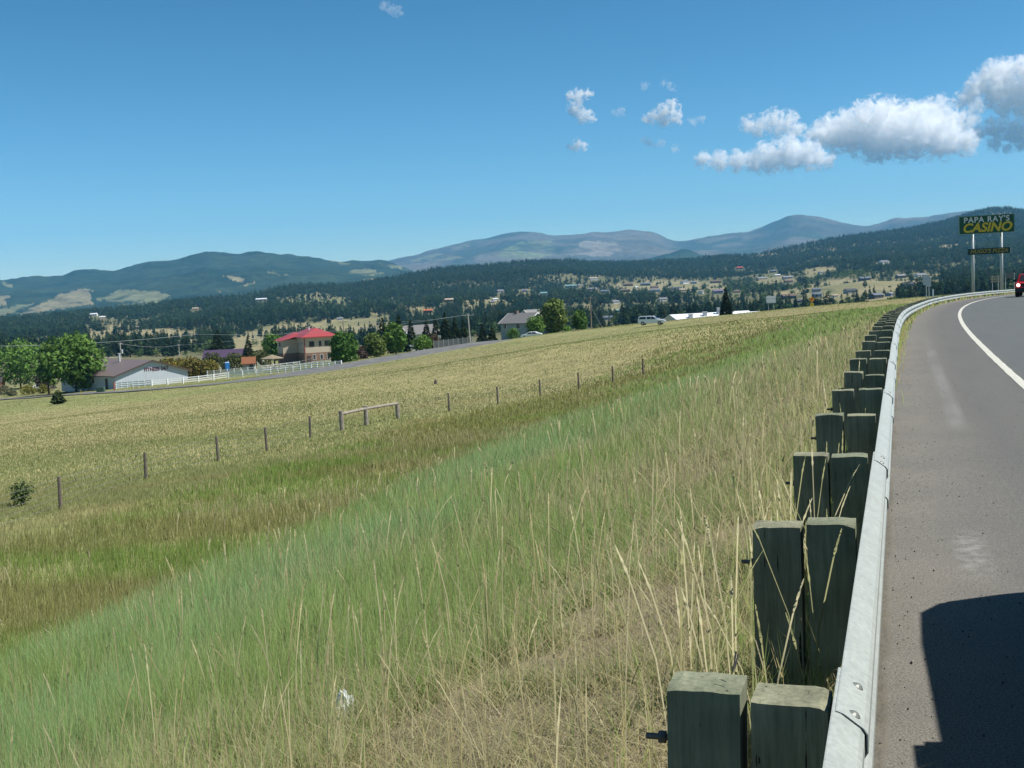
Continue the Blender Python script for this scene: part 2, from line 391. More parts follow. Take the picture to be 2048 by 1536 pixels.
slopec = mix(slopec, np.array([.135,.125,.105]), 1-ss(1.9, 2.3, Q))
col = mix(slopec, fieldc, ss(13, 20, Q + (n1-.5)*8)*(1-ss(95, 135, S)*.3))
og = open_ground(PX, PY)
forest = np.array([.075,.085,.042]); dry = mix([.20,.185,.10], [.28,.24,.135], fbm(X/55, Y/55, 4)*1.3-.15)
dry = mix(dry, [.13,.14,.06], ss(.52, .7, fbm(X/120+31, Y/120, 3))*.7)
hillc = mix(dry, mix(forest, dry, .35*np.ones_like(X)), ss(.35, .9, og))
col = mix(col, hillc, ss(330, 480, RR))
V = np.stack([X, Y, Z], -1).reshape(-1, 3); ii = np.arange(na*nr).reshape(na, nr)
a = ii; b = np.roll(ii, -1, 0)
Fq = np.stack([a[:, :-1], a[:, 1:], b[:, 1:], b[:, :-1]], -1).reshape(-1, 4)
GM = attr_mat('dry_earth', .95, .28, .55, bump=.25)
tag(np_mesh('ground', V, Fq[:, ::-1], GM, col.reshape(-1, 3), smooth=True), kind='structure')

# ---- highway: asphalt sheet, worn edge line, loose grit
def strip(q0, q1, s0, s1, ds, dz, name, m, nq=2, jag=0.):
    s = np.arange(s0, s1+ds, ds); qs = np.linspace(q0, q1, nq); vs = []; uv = []
    for si in s:
        for k, q in enumerate(qs):
            qq = q + ((fbm(np.array([si*1.7]), np.array([q*3+2]), 3)[0]-.5)*jag if k in (0, nq-1) else 0)
            p, n, t = at_line(si, qq); vs.append((p[0], p[1], float(zroad(si))+dz)); uv.append((qq, si, 0))
    k = np.arange(len(s)-1)[:, None]*nq + np.arange(nq-1)[None, :]
    Fq = np.stack([k, k+1, k+1+nq, k+nq], -1).reshape(-1, 4)
    return np_mesh(name, np.array(vs), Fq[:, ::-1], m, np.array(uv), smooth=True)
def asphalt():
    m = bpy.data.materials.new('asphalt'); m.use_nodes = True; n = m.node_tree.nodes; l = m.node_tree.links; b = n['Principled BSDF']
    b.inputs['Roughness'].default_value = .88; b.inputs['Specular IOR Level'].default_value = .25
    a = n.new('ShaderNodeAttribute'); a.attribute_name = 'Col'; sx = n.new('ShaderNodeSeparateXYZ'); l.new(a.outputs['Vector'], sx.inputs[0])
    def noise(sc_, det, vec, rough=.6):
        t = n.new('ShaderNodeTexNoise'); t.inputs['Scale'].default_value = sc_; t.inputs['Detail'].default_value = det; t.inputs['Roughness'].default_value = rough; l.new(vec, t.inputs[0]); return t.outputs[0]
    def ramp(v, x0, x1, c0, c1):
        r = n.new('ShaderNodeMapRange'); r.inputs[1].default_value = x0; r.inputs[2].default_value = x1; r.inputs[3].default_value = c0; r.inputs[4].default_value = c1; l.new(v, r.inputs[0]); return r.outputs[0]
    def mixc(f, c1, c2):
        x = n.new('ShaderNodeMix'); x.data_type = 'RGBA'
        if hasattr(f, 'is_linked'): l.new(f, x.inputs[0])
        else: x.inputs[0].default_value = f
        for s_, c in ((6, c1), (7, c2)):
            if isinstance(c, tuple): x.inputs[s_].default_value = (*c, 1)
            else: l.new(c, x.inputs[s_])
        return x.outputs[2]
    def math_(op, a_, b_):
        x = n.new('ShaderNodeMath'); x.operation = op
        for s_, v in ((0, a_), (1, b_)):
            if isinstance(v, (int, float)): x.inputs[s_].default_value = v
            else: l.new(v, x.inputs[s_])
        return x.outputs[0]
    tc = n.new('ShaderNodeTexCoord').outputs['Object']; q = sx.outputs[0]
    mpv = n.new('ShaderNodeMapping'); mpv.inputs['Scale'].default_value = (1, .13, 1); l.new(a.outputs['Vector'], mpv.inputs[0])
    grain = noise(105, 4, tc, .8); blot = noise(1.1, 6, tc); streak = noise(1.6, 6, mpv.outputs[0])
    lane = mixc(ramp(grain, .3, .7, 0, 1), (.060,.066,.065), (.138,.146,.142))
    shoulder = mixc(ramp(grain, .32, .68, 0, 1), (.040,.040,.037), (.188,.183,.168))
    base = mixc(ramp(q, .12, -.25, 0, 1), shoulder, lane)
    base = mixc(ramp(streak, .45, .75, 0, .35), base, (.075,.075,.08))
    dustm = math_('MULTIPLY', ramp(q, .75, 1.5, 0, 1), ramp(blot, .3, .6, .35, .85))
    base = mixc(dustm, base, mixc(ramp(grain, .35, .65, 0, 1), (.075,.070,.060), (.265,.245,.208)))
    vo = n.new('ShaderNodeTexVoronoi'); vo.inputs['Scale'].default_value = 55; l.new(tc, vo.inputs[0])
    peb = ramp(vo.outputs['Distance'], .16, .1, 0, 1); sel = n.new('ShaderNodeSeparateXYZ'); l.new(vo.outputs['Color'], sel.inputs[0])
    dark = math_('MULTIPLY', peb, ramp(sel.outputs[0], .84, .87, 0, .6)); lightp = math_('MULTIPLY', peb, ramp(sel.outputs[1], .88, .9, 0, .8))
    base = mixc(dark, base, (.035,.034,.032)); base = mixc(lightp, base, (.28,.265,.235))
    # pale worn stretches: old striping and spilt plaster on the shoulder
    s_ = sx.outputs[1]
    band = math_('MULTIPLY', ramp(math_('ABSOLUTE', math_('SUBTRACT', q, 1.12), 0), .13, .05, 0, 1), math_('MULTIPLY', ramp(s_, 12.5, 13.5, 0, 1), ramp(s_, 34, 28, 0, 1)))
    band = math_('MULTIPLY', band, ramp(streak, .42, .68, .05, .6))
    base = mixc(band, base, (.23,.23,.225))
    spot_ = math_('MULTIPLY', ramp(math_('ABSOLUTE', math_('SUBTRACT', q, 1.30), 0), .13, .04, 0, 1), ramp(math_('ABSOLUTE', math_('SUBTRACT', s_, 6.9), 0), .75, .3, 0, 1))
    base = mixc(math_('MULTIPLY', spot_, ramp(noise(9, 5, tc),   .42, .70, 0, .55)), base, (.33,.33,.32))
    l.new(base, b.inputs['Base Color'])
    bp = n.new('ShaderNodeBump'); bp.inputs['Strength'].default_value = .45; bp.inputs['Distance'].default_value = .006; l.new(grain, bp.inputs['Height']); l.new(bp.outputs[0], b.inputs['Normal'])
    return m
ASP = asphalt()
tag(strip(1.98, -9.5, -25, 235, .35, 0., 'road', ASP, 14, .10), kind='structure')
LM = mat('worn_line_paint', (.40,.39,.335), .7, scale=22, col2=(.60,.585,.51), bump=.1, bscale=150)
tag(strip(.066, -.066, -25, 235, .5, .004, 'edge_line', LM, 2, .02), kind='structure')
rs = []; V=[]; Fc=[]; cc=[]
for i in range(3600):
    s = 1.2+rng.random()**1.8*26; q = 1.8-abs(rng.normal())*.5 if rng.random() < .72 else rng.uniform(-2.5, 1.7)
    if q < -3: continue
    p, n, t = at_line(s, q); r = .002+.0055*rng.random()**6; k = len(V)
    oc = np.array([(1,0,0),(-1,0,0),(0,1,0),(0,-1,0),(0,0,1),(0,0,-1)])*r*rng.uniform(.6, 1.3, (6,1)) + rng.normal(0, r*.12, (6,3))
    V += (oc + np.array([p[0], p[1], float(zroad(s))+r*.45])).tolist()
    for f in ((0,2,4),(2,1,4),(1,3,4),(3,0,4),(2,0,5),(1,2,5),(3,1,5),(0,3,5)): Fc.append([k+j for j in f])
    c = random.choice([(.055,.052,.048),(.13,.12,.1),(.2,.185,.15),(.09,.085,.08)]); cc += [c]*6
tag(np_mesh('grit', np.array(V), np.array(Fc), attr_mat('grit', .9), np.array(cc)), kind='stuff')

# ---- side road along the far edge of the field
SR = [hit(*p) for p in ((-60,803),(60,796),(130,790),(235,784),(330,778),(450,768),(560,756),(690,735),(760,724),(830,712),(900,699),(960,689),(1010,682),(1080,675),(1160,665),(1250,655),(1330,648))]
SRP = np.array([(p.x, p.y) for p in SR])
for it in range(2): SRP[1:-1] = .25*SRP[:-2]+.5*SRP[1:-1]+.25*SRP[2:]
d = np.concatenate([[0], np.cumsum(np.linalg.norm(np.diff(SRP, axis=0), axis=1))]); tt = np.arange(0, d[-1], 2.5)
SRP = np.stack([np.interp(tt, d, SRP[:, 0]), np.interp(tt, d, SRP[:, 1])], 1)
tg = np.gradient(SRP, axis=0); tg /= np.linalg.norm(tg, axis=1)[:, None]; nl = np.stack([-tg[:, 1], tg[:, 0]], 1)
vs = []
for k in np.linspace(-5.2, 5.2, 7):
    wd_ = .50+.12*ss(-70, -28, SRP[:, 0])[:, None]; p = SRP+nl*k*wd_; vs.append(np.stack([p[:, 0], p[:, 1], terrain(SRP[:, 0], SRP[:, 1])*.5+terrain(p[:, 0], p[:, 1])*.5+.10+np.maximum(k+5.2, 0)*.04*ss(-50, -25, SRP[:, 0])*(1-ss(-6, 8, SRP[:, 0]))-.55*ss(-8, 6, SRP[:, 0])], 1))
vs = np.stack(vs, 1); n_, k_ = vs.shape[:2]; a = np.arange(n_-1)[:, None]*k_+np.arange(k_-1)[None, :]
tag(np_mesh('side_road', vs.reshape(-1, 3), np.stack([a, a+1, a+1+k_, a+k_], -1).reshape(-1, 4)[:, ::-1], mat('old_asphalt', (.135,.135,.13), .9, .25, .5), smooth=True), kind='structure')
def sr_dist(x, y): return np.min(np.hypot(np.ravel(x)[:, None]-SRP[None, ::2, 0], np.ravel(y)[:, None]-SRP[None, ::2, 1]), 1)

# ================================================================== MOUNTAINS (each a sheet with its own distance)
def mountain(name, ridge, r0, r1, te0px, patches, colf, relief, amp=.8, na=620, nr=110):
    rg = azte(ridge); az = np.linspace(rg[0, 0], rg[-1, 0], na); te1 = np.interp(az, rg[:, 0], rg[:, 1])
    te1 = np.convolve(np.pad(te1, 3, 'edge'), np.ones(7)/7, 'valid')
    bs = azte(te0px); te0 = np.interp(az, bs[:, 0], bs[:, 1])
    t = np.concatenate([np.linspace(0, 1, nr), [1.15, 1.4]])
    A, Tm = np.meshgrid(az, t, indexing='ij'); tc = np.minimum(Tm, 1); R_ = r0+(r1-r0)*tc + np.maximum(Tm-1, 0)*(r1-r0)
    x = R_*np.sin(A); y = R_*np.cos(A)
    te = te0[:, None] + (te1-te0)[:, None]*tc**.9
    z = EYE + R_*te
    rid = 1-np.abs(2*fbm(x/relief, y/relief, 5)-1); h = (te1-te0)[:, None]*R_
    z = z + (rid-.75)*h*amp*np.sin(np.pi*tc)**.7*(tc > 0)*(tc < 1)
    z = z + (fbm(x/(relief*.05), y/(relief*.05), 3)-.5)*relief*(.017 if name != 'far_mountains' else .012)
    z = np.where(Tm > 1, z-(Tm-1)*h*2.2, z)
    px, py = projv(x, y, z)
    col = colf(px, py, x, y, patches)
    k = A.shape[1]; ii = np.arange(A.size).reshape(A.shape)
    Fq = np.stack([ii[:-1, :-1], ii[:-1, 1:], ii[1:, 1:], ii[1:, :-1]], -1).reshape(-1, 4)
    V = np.stack([x, y, z], -1).reshape(-1, 3)
    return tag(np_mesh(name, V, Fq[:, ::-1], attr_mat(name+'_cover', .95, .42, .016, bump=.5), col.reshape(-1, 3), smooth=True), kind='structure')
L7 = lambda p: kp(p, 2.926, 0, 480); L8 = lambda p: kp(p, 2.926, 700, 420); L1 = lambda p: kp(p, 2.738, 1300, 400)
def warp(px, py): return px+(fbm(px/11, py/6)-.5)*22, py+(fbm(px/9+50, py/6)-.5)*9
def col_left(px, py, x, y, patches):
    f = mix([.010,.028,.015], [.034,.056,.028], fbm(x/190, y/190, 5)*2.2-.6)
    qx, qy = warp(px, py)
    for poly, c in patches:
        k = inpoly(qx, qy, poly)*ss(.2, .45, fbm(x/110+3, y/110, 4)); f = mix(f, c, k)
    return f
T1, T2 = [.215,.19,.105], [.155,.165,.085]
mountain('wooded_mountain', [(-400,585),(-150,570),(0,560),(20,560),(68,552),(120,550),(154,541),(188,540),(226,541),(290,524),(342,520),(376,513),(410,502),(444,506),(478,508),(513,502),(547,507),(581,511),(632,514),(673,523),(734,522),(775,522),(802,533),(835,548),(870,562)],
 4200, 7000, [(-400,640),(0,640),(300,612),(600,582),(870,566)],
 [(L7([(90,435),(200,390),(360,320),(470,288),(535,290),(530,380),(400,400),(250,420)]), T1), (L7([(570,345),(700,293),(900,298),(1020,330),(900,372),(690,388),(850,352),(700,362),(570,355)]), T2),
  (L7([(-100,310),(50,325),(25,380),(-100,385)]), T1), (L7([(-100,430),(150,370),(210,365),(80,430),(-100,470)]), T2), (L7([(1290,205),(1360,210),(1440,232),(1400,250),(1340,222)]), T1),
  (L7([(1430,265),(1500,238),(1490,250),(1440,272)]), T1), (L7([(0,245),(60,262),(90,285),(40,275)]), T2), (L7([(1270,292),(1310,296),(1300,306),(1272,304)]), T1), (L7([(1560,185),(1680,198),(1690,208),(1570,194)]), T2),
  (L8([(0,340),(120,350),(200,370),(120,385),(0,372)]), T2), (L8([(150,310),(260,320),(330,350),(200,335)]), T2), (L8([(80,400),(150,402),(140,415),(85,414)]), T1), (L7([(1900,110),(2047,140),(2047,152),(1960,135)]), T2)], col_left, 1500, .55)
def col_far(px, py, x, y, patches):
    f = mix([.06,.066,.048], [.15,.132,.10], fbm(x/620, y/620, 6)*2.3-.65)
    f = mix(f, [.045,.062,.038], ss(.5, .66, fbm(x/520+7, y/900, 5)))
    qx, qy = warp(px, py)
    for poly, c, a in patches:
        k = inpoly(qx, qy, poly)*ss(.25, .5, fbm(x/200+3, y/200, 4))*a; f = mix(f, c, k)
    return f
mountain('far_mountains', [(560,560),(700,545),(775,523),(785,519),(837,508),(888,493.5),(939,481),(973,476),(1014,466),(1049,463),(1076,465),(1110,470.6),(1144,469.6),(1178,465),(1213,465),(1257,460),(1295,462),(1315,467),(1336,479),(1360,482.5),
 (1373,482.5),(1402,475),(1446,467.6),(1501,463),(1534,451),(1577,431),(1600,429),(1636,433),(1665,441),(1702,450),(1731,453.7),(1760,447),(1789,436),(1841,433),(1859,433.6),(1903,424),(1935,421),(2060,420),(2400,440)],
 8200, 11500, [(560,585),(1000,545),(1400,530),(2400,480)],
 [(L8([(850,270),(930,215),(1000,188),(1190,180),(1185,270),(950,292)]), [.16,.19,.075], .75), (L8([(1280,262),(1370,180),(1550,188),(1610,232),(1500,275)]), [.25,.22,.165], .85),
  (L8([(350,292),(500,250),(700,282),(600,300)]), [.19,.19,.1], .7), (L8([(560,225),(700,195),(690,215),(590,245)]), [.19,.18,.1], .6), (L8([(330,300),(420,275),(430,290),(360,305)]), [.18,.18,.08], .6),
  (L8([(1350,150),(1500,140),(1640,150),(1700,190),(1560,180)]), [.17,.15,.11], .6), (L1([(230,215),(420,195),(540,205),(300,240)]), [.17,.16,.11], .6)], col_far, 2200, .5)
mountain('foothill', [(1180,545),(1290,520),(1336,507),(1362,498.6),(1378,500),(1395,507),(1440,520),(1600,540)], 5600, 6800, [(1180,560),(1600,545)], [], col_left, 700, .35, 160, 40)
# ================================================================== FOREST
def conifer(n, seed, slim=.2, bare=.08, lobes=1., jag=.35):
    """Crown of n ragged foliage triangles on a unit-height tree, trunk as a thin 3-sided cone. Returns verts (k,3), faces, shade."""
    g = np.random.default_rng(seed); V = []; sh = []
    for i in range(n):
        u = bare + (1-bare)*g.random()**1.25*.97; prof = (1-u)**lobes
        if lobes < .8: prof *= min(1, .45+1.6*(u-bare)/.4)
        r = slim*prof*(1-jag*g.random()); a = g.random()*2*math.pi
        c = np.array([r*.72*math.cos(a), r*.72*math.sin(a), u]); L = (.035+.085*(1-u)*slim/.2)*(.7+.7*g.random())*(60/n)**.33
        o = np.array([math.cos(a), math.sin(a), -.35+.5*g.random()]); s_ = np.array([-math.sin(a), math.cos(a), .4*g.normal()])
        V += [c+o*L*1.25, c-o*L*.5+s_*L*.95, c-o*L*.5-s_*L*.95+np.array([0, 0, L*.6])]; k = .75+.5*g.random(); sh += [k]*3
    V += [(slim*.16, 0, 0), (-slim*.10, slim*.13, 0), (0, 0, .8), (-slim*.10, -slim*.13, 0), (slim*.16, 0, 0), (0, 0, .8)]; sh += [-1]*6
    V += [(slim*.05, 0, .86), (-slim*.05, .01, .86), (0, 0, 1.02)]; sh += [1]*3
    V = np.array(V); return V, np.arange(len(V)).reshape(-1, 3), np.array(sh)
def bushy(n, seed, w_=.42):
    g = np.random.default_rng(seed); V = []; sh = []; cl = g.normal(0, .5, (7, 3))*[w_*.8, w_*.8, .28]+[0, 0, .55]
    for i in range(n):
        c = cl[g.integers(7)]+g.normal(0, 1, 3)*[w_*.26, w_*.26, .13]; c[2] = np.clip(c[2], .06, 1); a = g.normal(0, 1, (3, 3)); a -= a.mean(0)
        a = a/np.linalg.norm(a, axis=1)[:, None]*(.10+.05*g.random())*(60/n)**.3; V += list(c+a); k = .75+.5*g.random(); sh += [k]*3
    V = np.array(V); return V, np.arange(len(V)).reshape(-1, 3), np.array(sh)
def merge(kinds, P, H, kk, rot, colr, wid=None):
    Vs = []; Cs = []
    for j, (v, f, s) in enumerate(kinds):
        m = np.where(kk == j)[0]
        if not len(m): continue
        c, s_ = np.cos(rot[m])[:, None], np.sin(rot[m])[:, None]; h = H[m][:, None]; wd = h if wid is None else h*wid[m][:, None]
        x = (v[None, :, 0]*c - v[None, :, 1]*s_)*wd + P[m, 0:1]; y = (v[None, :, 0]*s_ + v[None, :, 1]*c)*wd + P[m, 1:2]; z = v[None, :, 2]*h + P[m, 2:3]
        Vs.append(np.stack([x, y, z], -1).reshape(-1, 3))
        cc = colr[m][:, None, :]*np.where(s > 0, s, 0)[None, :, None] + np.where(s < 0, 1, 0)[None, :, None]*np.array([.10,.07,.045]); Cs.append(cc.reshape(-1, 3))
    V = np.concatenate(Vs); return V, np.arange(len(V)).reshape(-1, 3), np.concatenate(Cs)
LEAF = attr_mat('foliage', .85, trans=.22)
# candidates over the hill, thinned by the open patches
azs = rng.uniform(azte([(-230, 640), (-230, 640)])[0, 0], azte([(2290, 500), (2290, 500)])[0, 0], 330000)
rr = np.sqrt(rng.uniform(R0*R0, 4700.**2, len(azs)))
keep = rr < r1_of(azs)+40; azs, rr = azs[keep], rr[keep]
x = rr*np.sin(azs); y = rr*np.cos(azs); z = terrain(x, y); px, py = projv(x, y, z)
Hc = rng.uniform(5.5, 14.5, len(x))
den = np.minimum(open_ground(px, py), open_ground(px, py-F*Hc/rr*.45))
den = den*np.clip(.25+1.9*(fbm(x/150+3, y/150, 4)-.30), .05, 1)
den = np.where(rr < 1500, den*.62, den)
for hx, hy, hw_, *_r in HOUSES:
    hp_ = py-F*Hc/rr*.5
    den = np.where((np.abs(px-hx) < hw_*.5+4) & (py > hy-3) & (hp_ < hy+2) & (py < hy+22), 0, den)
vill = inpoly(px, py, [(1120,545),(1480,535),(1900,540),(1900,610),(1480,640),(1120,620)])     # the village slope: looser
den = np.where(vill, den*.62, den)
keep = rng.random(len(x)) < den*.86
x, y, z, rr, azs, px, py, H = [a_[keep] for a_ in (x, y, z, rr, azs, px, py, Hc)]
decid = rng.random(len(x)) < np.where(inpoly(px, py, [(1380,560),(1800,545),(1800,620),(1380,620)]), .5, np.where(rr < 1300, .12, .03))
decid |= inpoly(px, py, [(1690,545),(1760,545),(1720,562),(1660,566)])
H = np.where(decid, H*.62, H)
base = mix([.026,.062,.028], [.062,.102,.042], rng.random(len(x))); base = mix(base, [.085,.088,.04], (rng.random(len(x)) < .06)*.8)
base = np.where(decid[:, None], mix([.07,.125,.04], [.13,.17,.06], rng.random(len(x))), base)
P = np.stack([x, y, z-.3], 1); rot = rng.uniform(0, 6.28, len(x)); wid = rng.uniform(.75, 1.5, len(x))
near = np.where((rr < 1600))[0]; order = near[np.argsort(-(H[near]/rr[near]))]
inframe = (px[order] > -10) & (px[order] < 2058) & (py[order] > 400)
IND = order[inframe][:230]; isind = np.zeros(len(x), bool); isind[IND] = True
mid = np.where(~isind & (rr < 1500))[0]; far = np.where(~isind & (rr >= 1500))[0]
K1 = [conifer(95, 1, .2, .1), conifer(95, 2, .25, .16, .75), conifer(95, 3, .17, .06, 1.), conifer(80, 4, .27, .25, .6), bushy(90, 5), bushy(90, 6, .5)]
K2 = [conifer(30, 11, .21, .08), conifer(30, 12, .26, .15, .75), conifer(26, 13, .18, .06, 1.), conifer(26, 14, .28, .2, .62), bushy(30, 15), bushy(30, 16, .5)]
kk = np.where(decid, rng.integers(4, 6, len(x)), rng.integers(0, 4, len(x)))
for nm, idx, K in (('valley_wood', mid, K1), ('hill_forest', far, K2)):
    V, Fc, Cc = merge(K, P[idx], H[idx], kk[idx], rot[idx], base[idx], wid[idx])
    o = tag(np_mesh(nm, V, Fc, LEAF, Cc), kind='stuff')
print('forest', len(mid), len(far))
# the nearest pines of the valley one by one (shared meshes, a few colour variants)
protos = []
for j in range(6):
    for cv in range(3):
        v, f, s = conifer(190, 40+j, (.2,.25,.18,.26,.22,.3)[j], (.08,.12,.05,.2,.1,.22)[j], (1,.8,1,.62,.85,.6)[j]) if True else None
        c0 = np.array([(.026,.054,.025), (.042,.072,.032), (.058,.088,.038)][cv])
        cc = c0[None]*np.where(s > 0, s, 0)[:, None]+np.where(s < 0, 1, 0)[:, None]*np.array([.10,.07,.045])
        o = np_mesh('pine_tree', v, f, LEAF, cc); C.objects.unlink(o); protos.append(o)
for i in IND:
    o = protos[rng.integers(len(protos))].copy(); C.objects.link(o); o.location = P[i]; o.rotation_euler = (0, 0, rot[i]); h = H[i]; o.scale = (h*wid[i], h*wid[i], h)
    tag(o, 'dark green pine among many alike in the valley wood behind the field', 'pine tree', 'pines of the valley wood')
# ================================================================== GRASS
def blades(name, x, y, z, h, wd, lean, leana, cb, ct, m, kind='stuff', up_w=.6):
    """One mesh of bent tapering blades: 5 vertices and 3 triangles each."""
    n = len(x); a = rng.uniform(0, 2*np.pi, n); wx, wy = np.cos(a)*wd/2, np.sin(a)*wd/2; fl = np.where(wx*y-wy*x < 0, -1, 1); wx = wx*fl; wy = wy*fl
    lx, ly = np.cos(leana)*lean, np.sin(leana)*lean; V = np.empty((n, 5, 3), np.float32)
    up = np.sqrt(np.clip(1-lean**2*.75, .08, 1))
    V[:, 0] = np.stack([x-wx, y-wy, z], 1); V[:, 1] = np.stack([x+wx, y+wy, z], 1)
    mx, my, mz = x+lx*h*.32, y+ly*h*.32, z+h*.56*up
    V[:, 2] = np.stack([mx-wx*.8, my-wy*.8, mz], 1); V[:, 3] = np.stack([mx+wx*.8, my+wy*.8, mz], 1)
    V[:, 4] = np.stack([x+lx*h, y+ly*h, z+h*up], 1)
    Fc = (np.arange(n)[:, None, None]*5 + np.array([[0,1,3],[0,3,2],[2,3,4]])[None]).reshape(-1, 3)
    col = np.empty((n, 5, 3), np.float32); col[:, :2] = cb[:, None]; col[:, 2:4] = ((cb+ct)/2)[:, None]; col[:, 4] = ct
    o = np_mesh(name, V.reshape(-1, 3), Fc, m, col.reshape(-1, 3), smooth=True)
    # turf shades as a sward: blade normals lean towards the sky
    nn = np.stack([wy, -wx, np.zeros(n)], 1); nn /= np.linalg.norm(nn, axis=1)[:, None]; nn = nn*(1-up_w) + np.array([0, 0, up_w]); nn /= np.linalg.norm(nn, axis=1)[:, None]
    o.data.normals_split_custom_set_from_vertices(np.repeat(nn, 5, 0).astype(np.float32))
    return tag(o, kind=kind)
GR = attr_mat('grass_blade', .7, trans=.45, spec=.2)
STRAW, PALE, GREEN, BLUEG, OLIVE, FIELD, LUSH, RUST = [np.array(c) for c in ((.46,.40,.19),(.62,.57,.35),(.28,.395,.095),(.255,.425,.165),(.25,.25,.075),(.275,.30,.115),(.19,.29,.05),(.36,.28,.13))]
def scatter(n, r0, r1, a0=-.60, a1=.47):
    a = rng.uniform(a0, a1, n); r = np.exp(rng.uniform(math.log(r0), math.log(r1), n)); x = r*np.sin(a); y = r*np.cos(a)
    Q, S = q_of(x, y); return x, y, r, Q, S
def zones(x, y, Q, S):
    fld = -5.25 + .055*(np.clip(x, -140, 90)+16.3) - .026*(np.clip(y, -60, 320)-41) + 2.3*np.exp(-(((x-52)/58)**2 + ((y-195)/62)**2))
    toe = np.minimum(2.7+brk_of(S)+1.2, 17.)
    nz = fbm(x/5, y/5, 4); slope = 1-ss(-5.5, 1.8, Q-toe+(nz-.5)*7*(1+ss(30, 80, S)*2))
    ditch = (1-slope)*(1-ss(24.5, 27.5, Q+(nz-.5)*4))*(1-ss(75, 115, S))
    return slope, ditch, 1-slope-ditch
def pick(x, y, Q, S):
    n = len(x); sl, di, fi = zones(x, y, Q, S); u = rng.random(n)
    p1 = fbm(x/2.6, y/2.6, 3); p2 = fbm(x/7+5, y/7, 3); p3 = fbm(x/1.1, y/1.1, 3); far = ss(14, 45, S)
    sband = 1-ss(3.0, 8.2+3*far, Q+(p2-.5)*6)                       # straw-coloured band along the rail
    ps = np.clip(.10+(.50+.25*far)*sband*(1-.35*ss(70, 110, S))+(p1-.5)*.9, .12, .80)
    bl = ss(4.0, 9, Q+(p2-.5)*7)*(.35+.65*ss(.35, .6, fbm(x/3.7+61, y/3.7, 3)))*(1-.75*ss(30, 75, S))
    g = GREEN+(BLUEG-GREEN)*np.clip(bl+rng.normal(0, .22, n), 0, 1)[:, None]
    c = np.where((u < ps)[:, None], STRAW+(PALE-STRAW)*rng.random(n)[:, None], g)
    dg = ss(.50, .62, fbm(x/9+3, y/4+8, 3)); dstraw = ss(.54, .66, fbm(x/7+30, y/3.5, 3))
    dc = OLIVE+(LUSH-OLIVE)*dg[:, None]; dc = np.where((rng.random(n) < .05+.38*dstraw)[:, None], RUST+(PALE-RUST)*(rng.random(n)*.75)[:, None], dc)
    f1 = fbm(x/16, y/16, 4); fc = FIELD+(np.array([.21,.245,.085])-FIELD)*np.clip((f1-.4)*2.6+rng.normal(0, .13, n), 0, 1)[:, None]
    bandn = fbm(x/46+4, y/15, 4); strawm = np.clip(.15+.75*ss(.50, .66, bandn), 0, 1)[:, None]; fc = fc*(1-strawm)+np.array([.34,.32,.14])*strawm
    pk = ss(.58, .68, fbm(x/12+9, y/5+2, 3))*(1-ss(28, 42, Q))*(rng.random(n) < .7); fc = fc+(RUST*1.05-fc)*pk[:, None]
    dk = ss(.60, .72, fbm(x/20+70, y/7+2, 4))*.5; fc = fc+(np.array([.19,.205,.075])-fc)*dk[:, None]
    cg = np.exp(-(((x-45)/50)**2+((y-185)/60)**2))*(rng.random(n) < .75)*ss(.38, .5, fbm(x/24, y/14, 3)); fc = fc+(np.array([.22,.265,.065])-fc)*cg[:, None]
    cr = 0*S; fc = fc+(np.array([.20,.245,.06])-fc)*(cr*ss(.4, .6, fbm(x/28, y/20, 3)+.12))[:, None]
    v = rng.random(n); c = np.where((v < di)[:, None], dc, c); c = np.where((v > 1-fi)[:, None], fc, c)
    c = c*np.where(v > 1-fi, rng.uniform(.93, 1.07, n), rng.uniform(.60, 1.30, n))[:, None]
    h = np.where(v < di, rng.uniform(.22, .48, n), np.where(v > 1-fi, rng.uniform(.12, .28, n), rng.uniform(.20, .58, n)*(.62+.5*ss(2.5, 9, Q))))
    return c, h, sl, di, fi, p3
# --- tall grass of the embankment and ditch
x, y, r, Q, S = scatter(560000, 2.2, 52)
_nc = 34000; _cx, _cy, _cr, _cq, _cs = scatter(_nc, 2.2, 52); _pick = rng.integers(0, _nc, len(x)); _m = rng.random(len(x)) < .62
_sp = np.maximum(.05, _cr[_pick]*.007); x = np.where(_m, _cx[_pick]+rng.normal(0, 1, len(x))*_sp, x); y = np.where(_m, _cy[_pick]+rng.normal(0, 1, len(x))*_sp, y); r = np.hypot(x, y); Q, S = q_of(x, y)
k = (Q > 1.95); x, y, r, Q, S = [a_[k] for a_ in (x, y, r, Q, S)]
c, h, sl, di, fi, p3 = pick(x, y, Q, S)
bare = (1-ss(2.6, 6.5, Q))*(1-ss(14, 30, S))*ss(.50, .66, fbm(x/.85+7, y/.85, 3)) + .9*(fbm(x/.55+2, y/.55, 3) > .64)*(Q < 9)
for _bx, _by, _br in ((.42,5.95,.46),(.12,4.85,.42),(.60,6.7,.38),(-.25,5.2,.28),(.70,5.4,.28),(.25,7.6,.22),(-1.3,5.6,.2),(.15,4.3,.3)):
    bare = np.maximum(bare, .96*(np.hypot((x-_bx)*.8, (y-_by)*1.0)+(fbm(x/.25, y/.25, 2)-.5)*.45 < _br))
k = rng.random(len(x)) > np.clip(bare, 0, .985); x, y, r, Q, S, c, h = [a_[k] for a_ in (x, y, r, Q, S, c, h)]
tuft = .7+.6*fbm(x/.4, y/.4, 2); h = h*tuft*(1-.3*(1-ss(3.2, 5.2, Q))*(1-ss(9, 14, S)))
n = len(x); lean = np.where(rng.random(n) < .16, rng.uniform(.35, .95, n), np.clip(rng.gamma(2.0, .12, n), .02, .9)); la = rng.uniform(0, 6.28, n)
lean = np.where(Q < 5, np.clip(lean*1.45, 0, .97), lean)
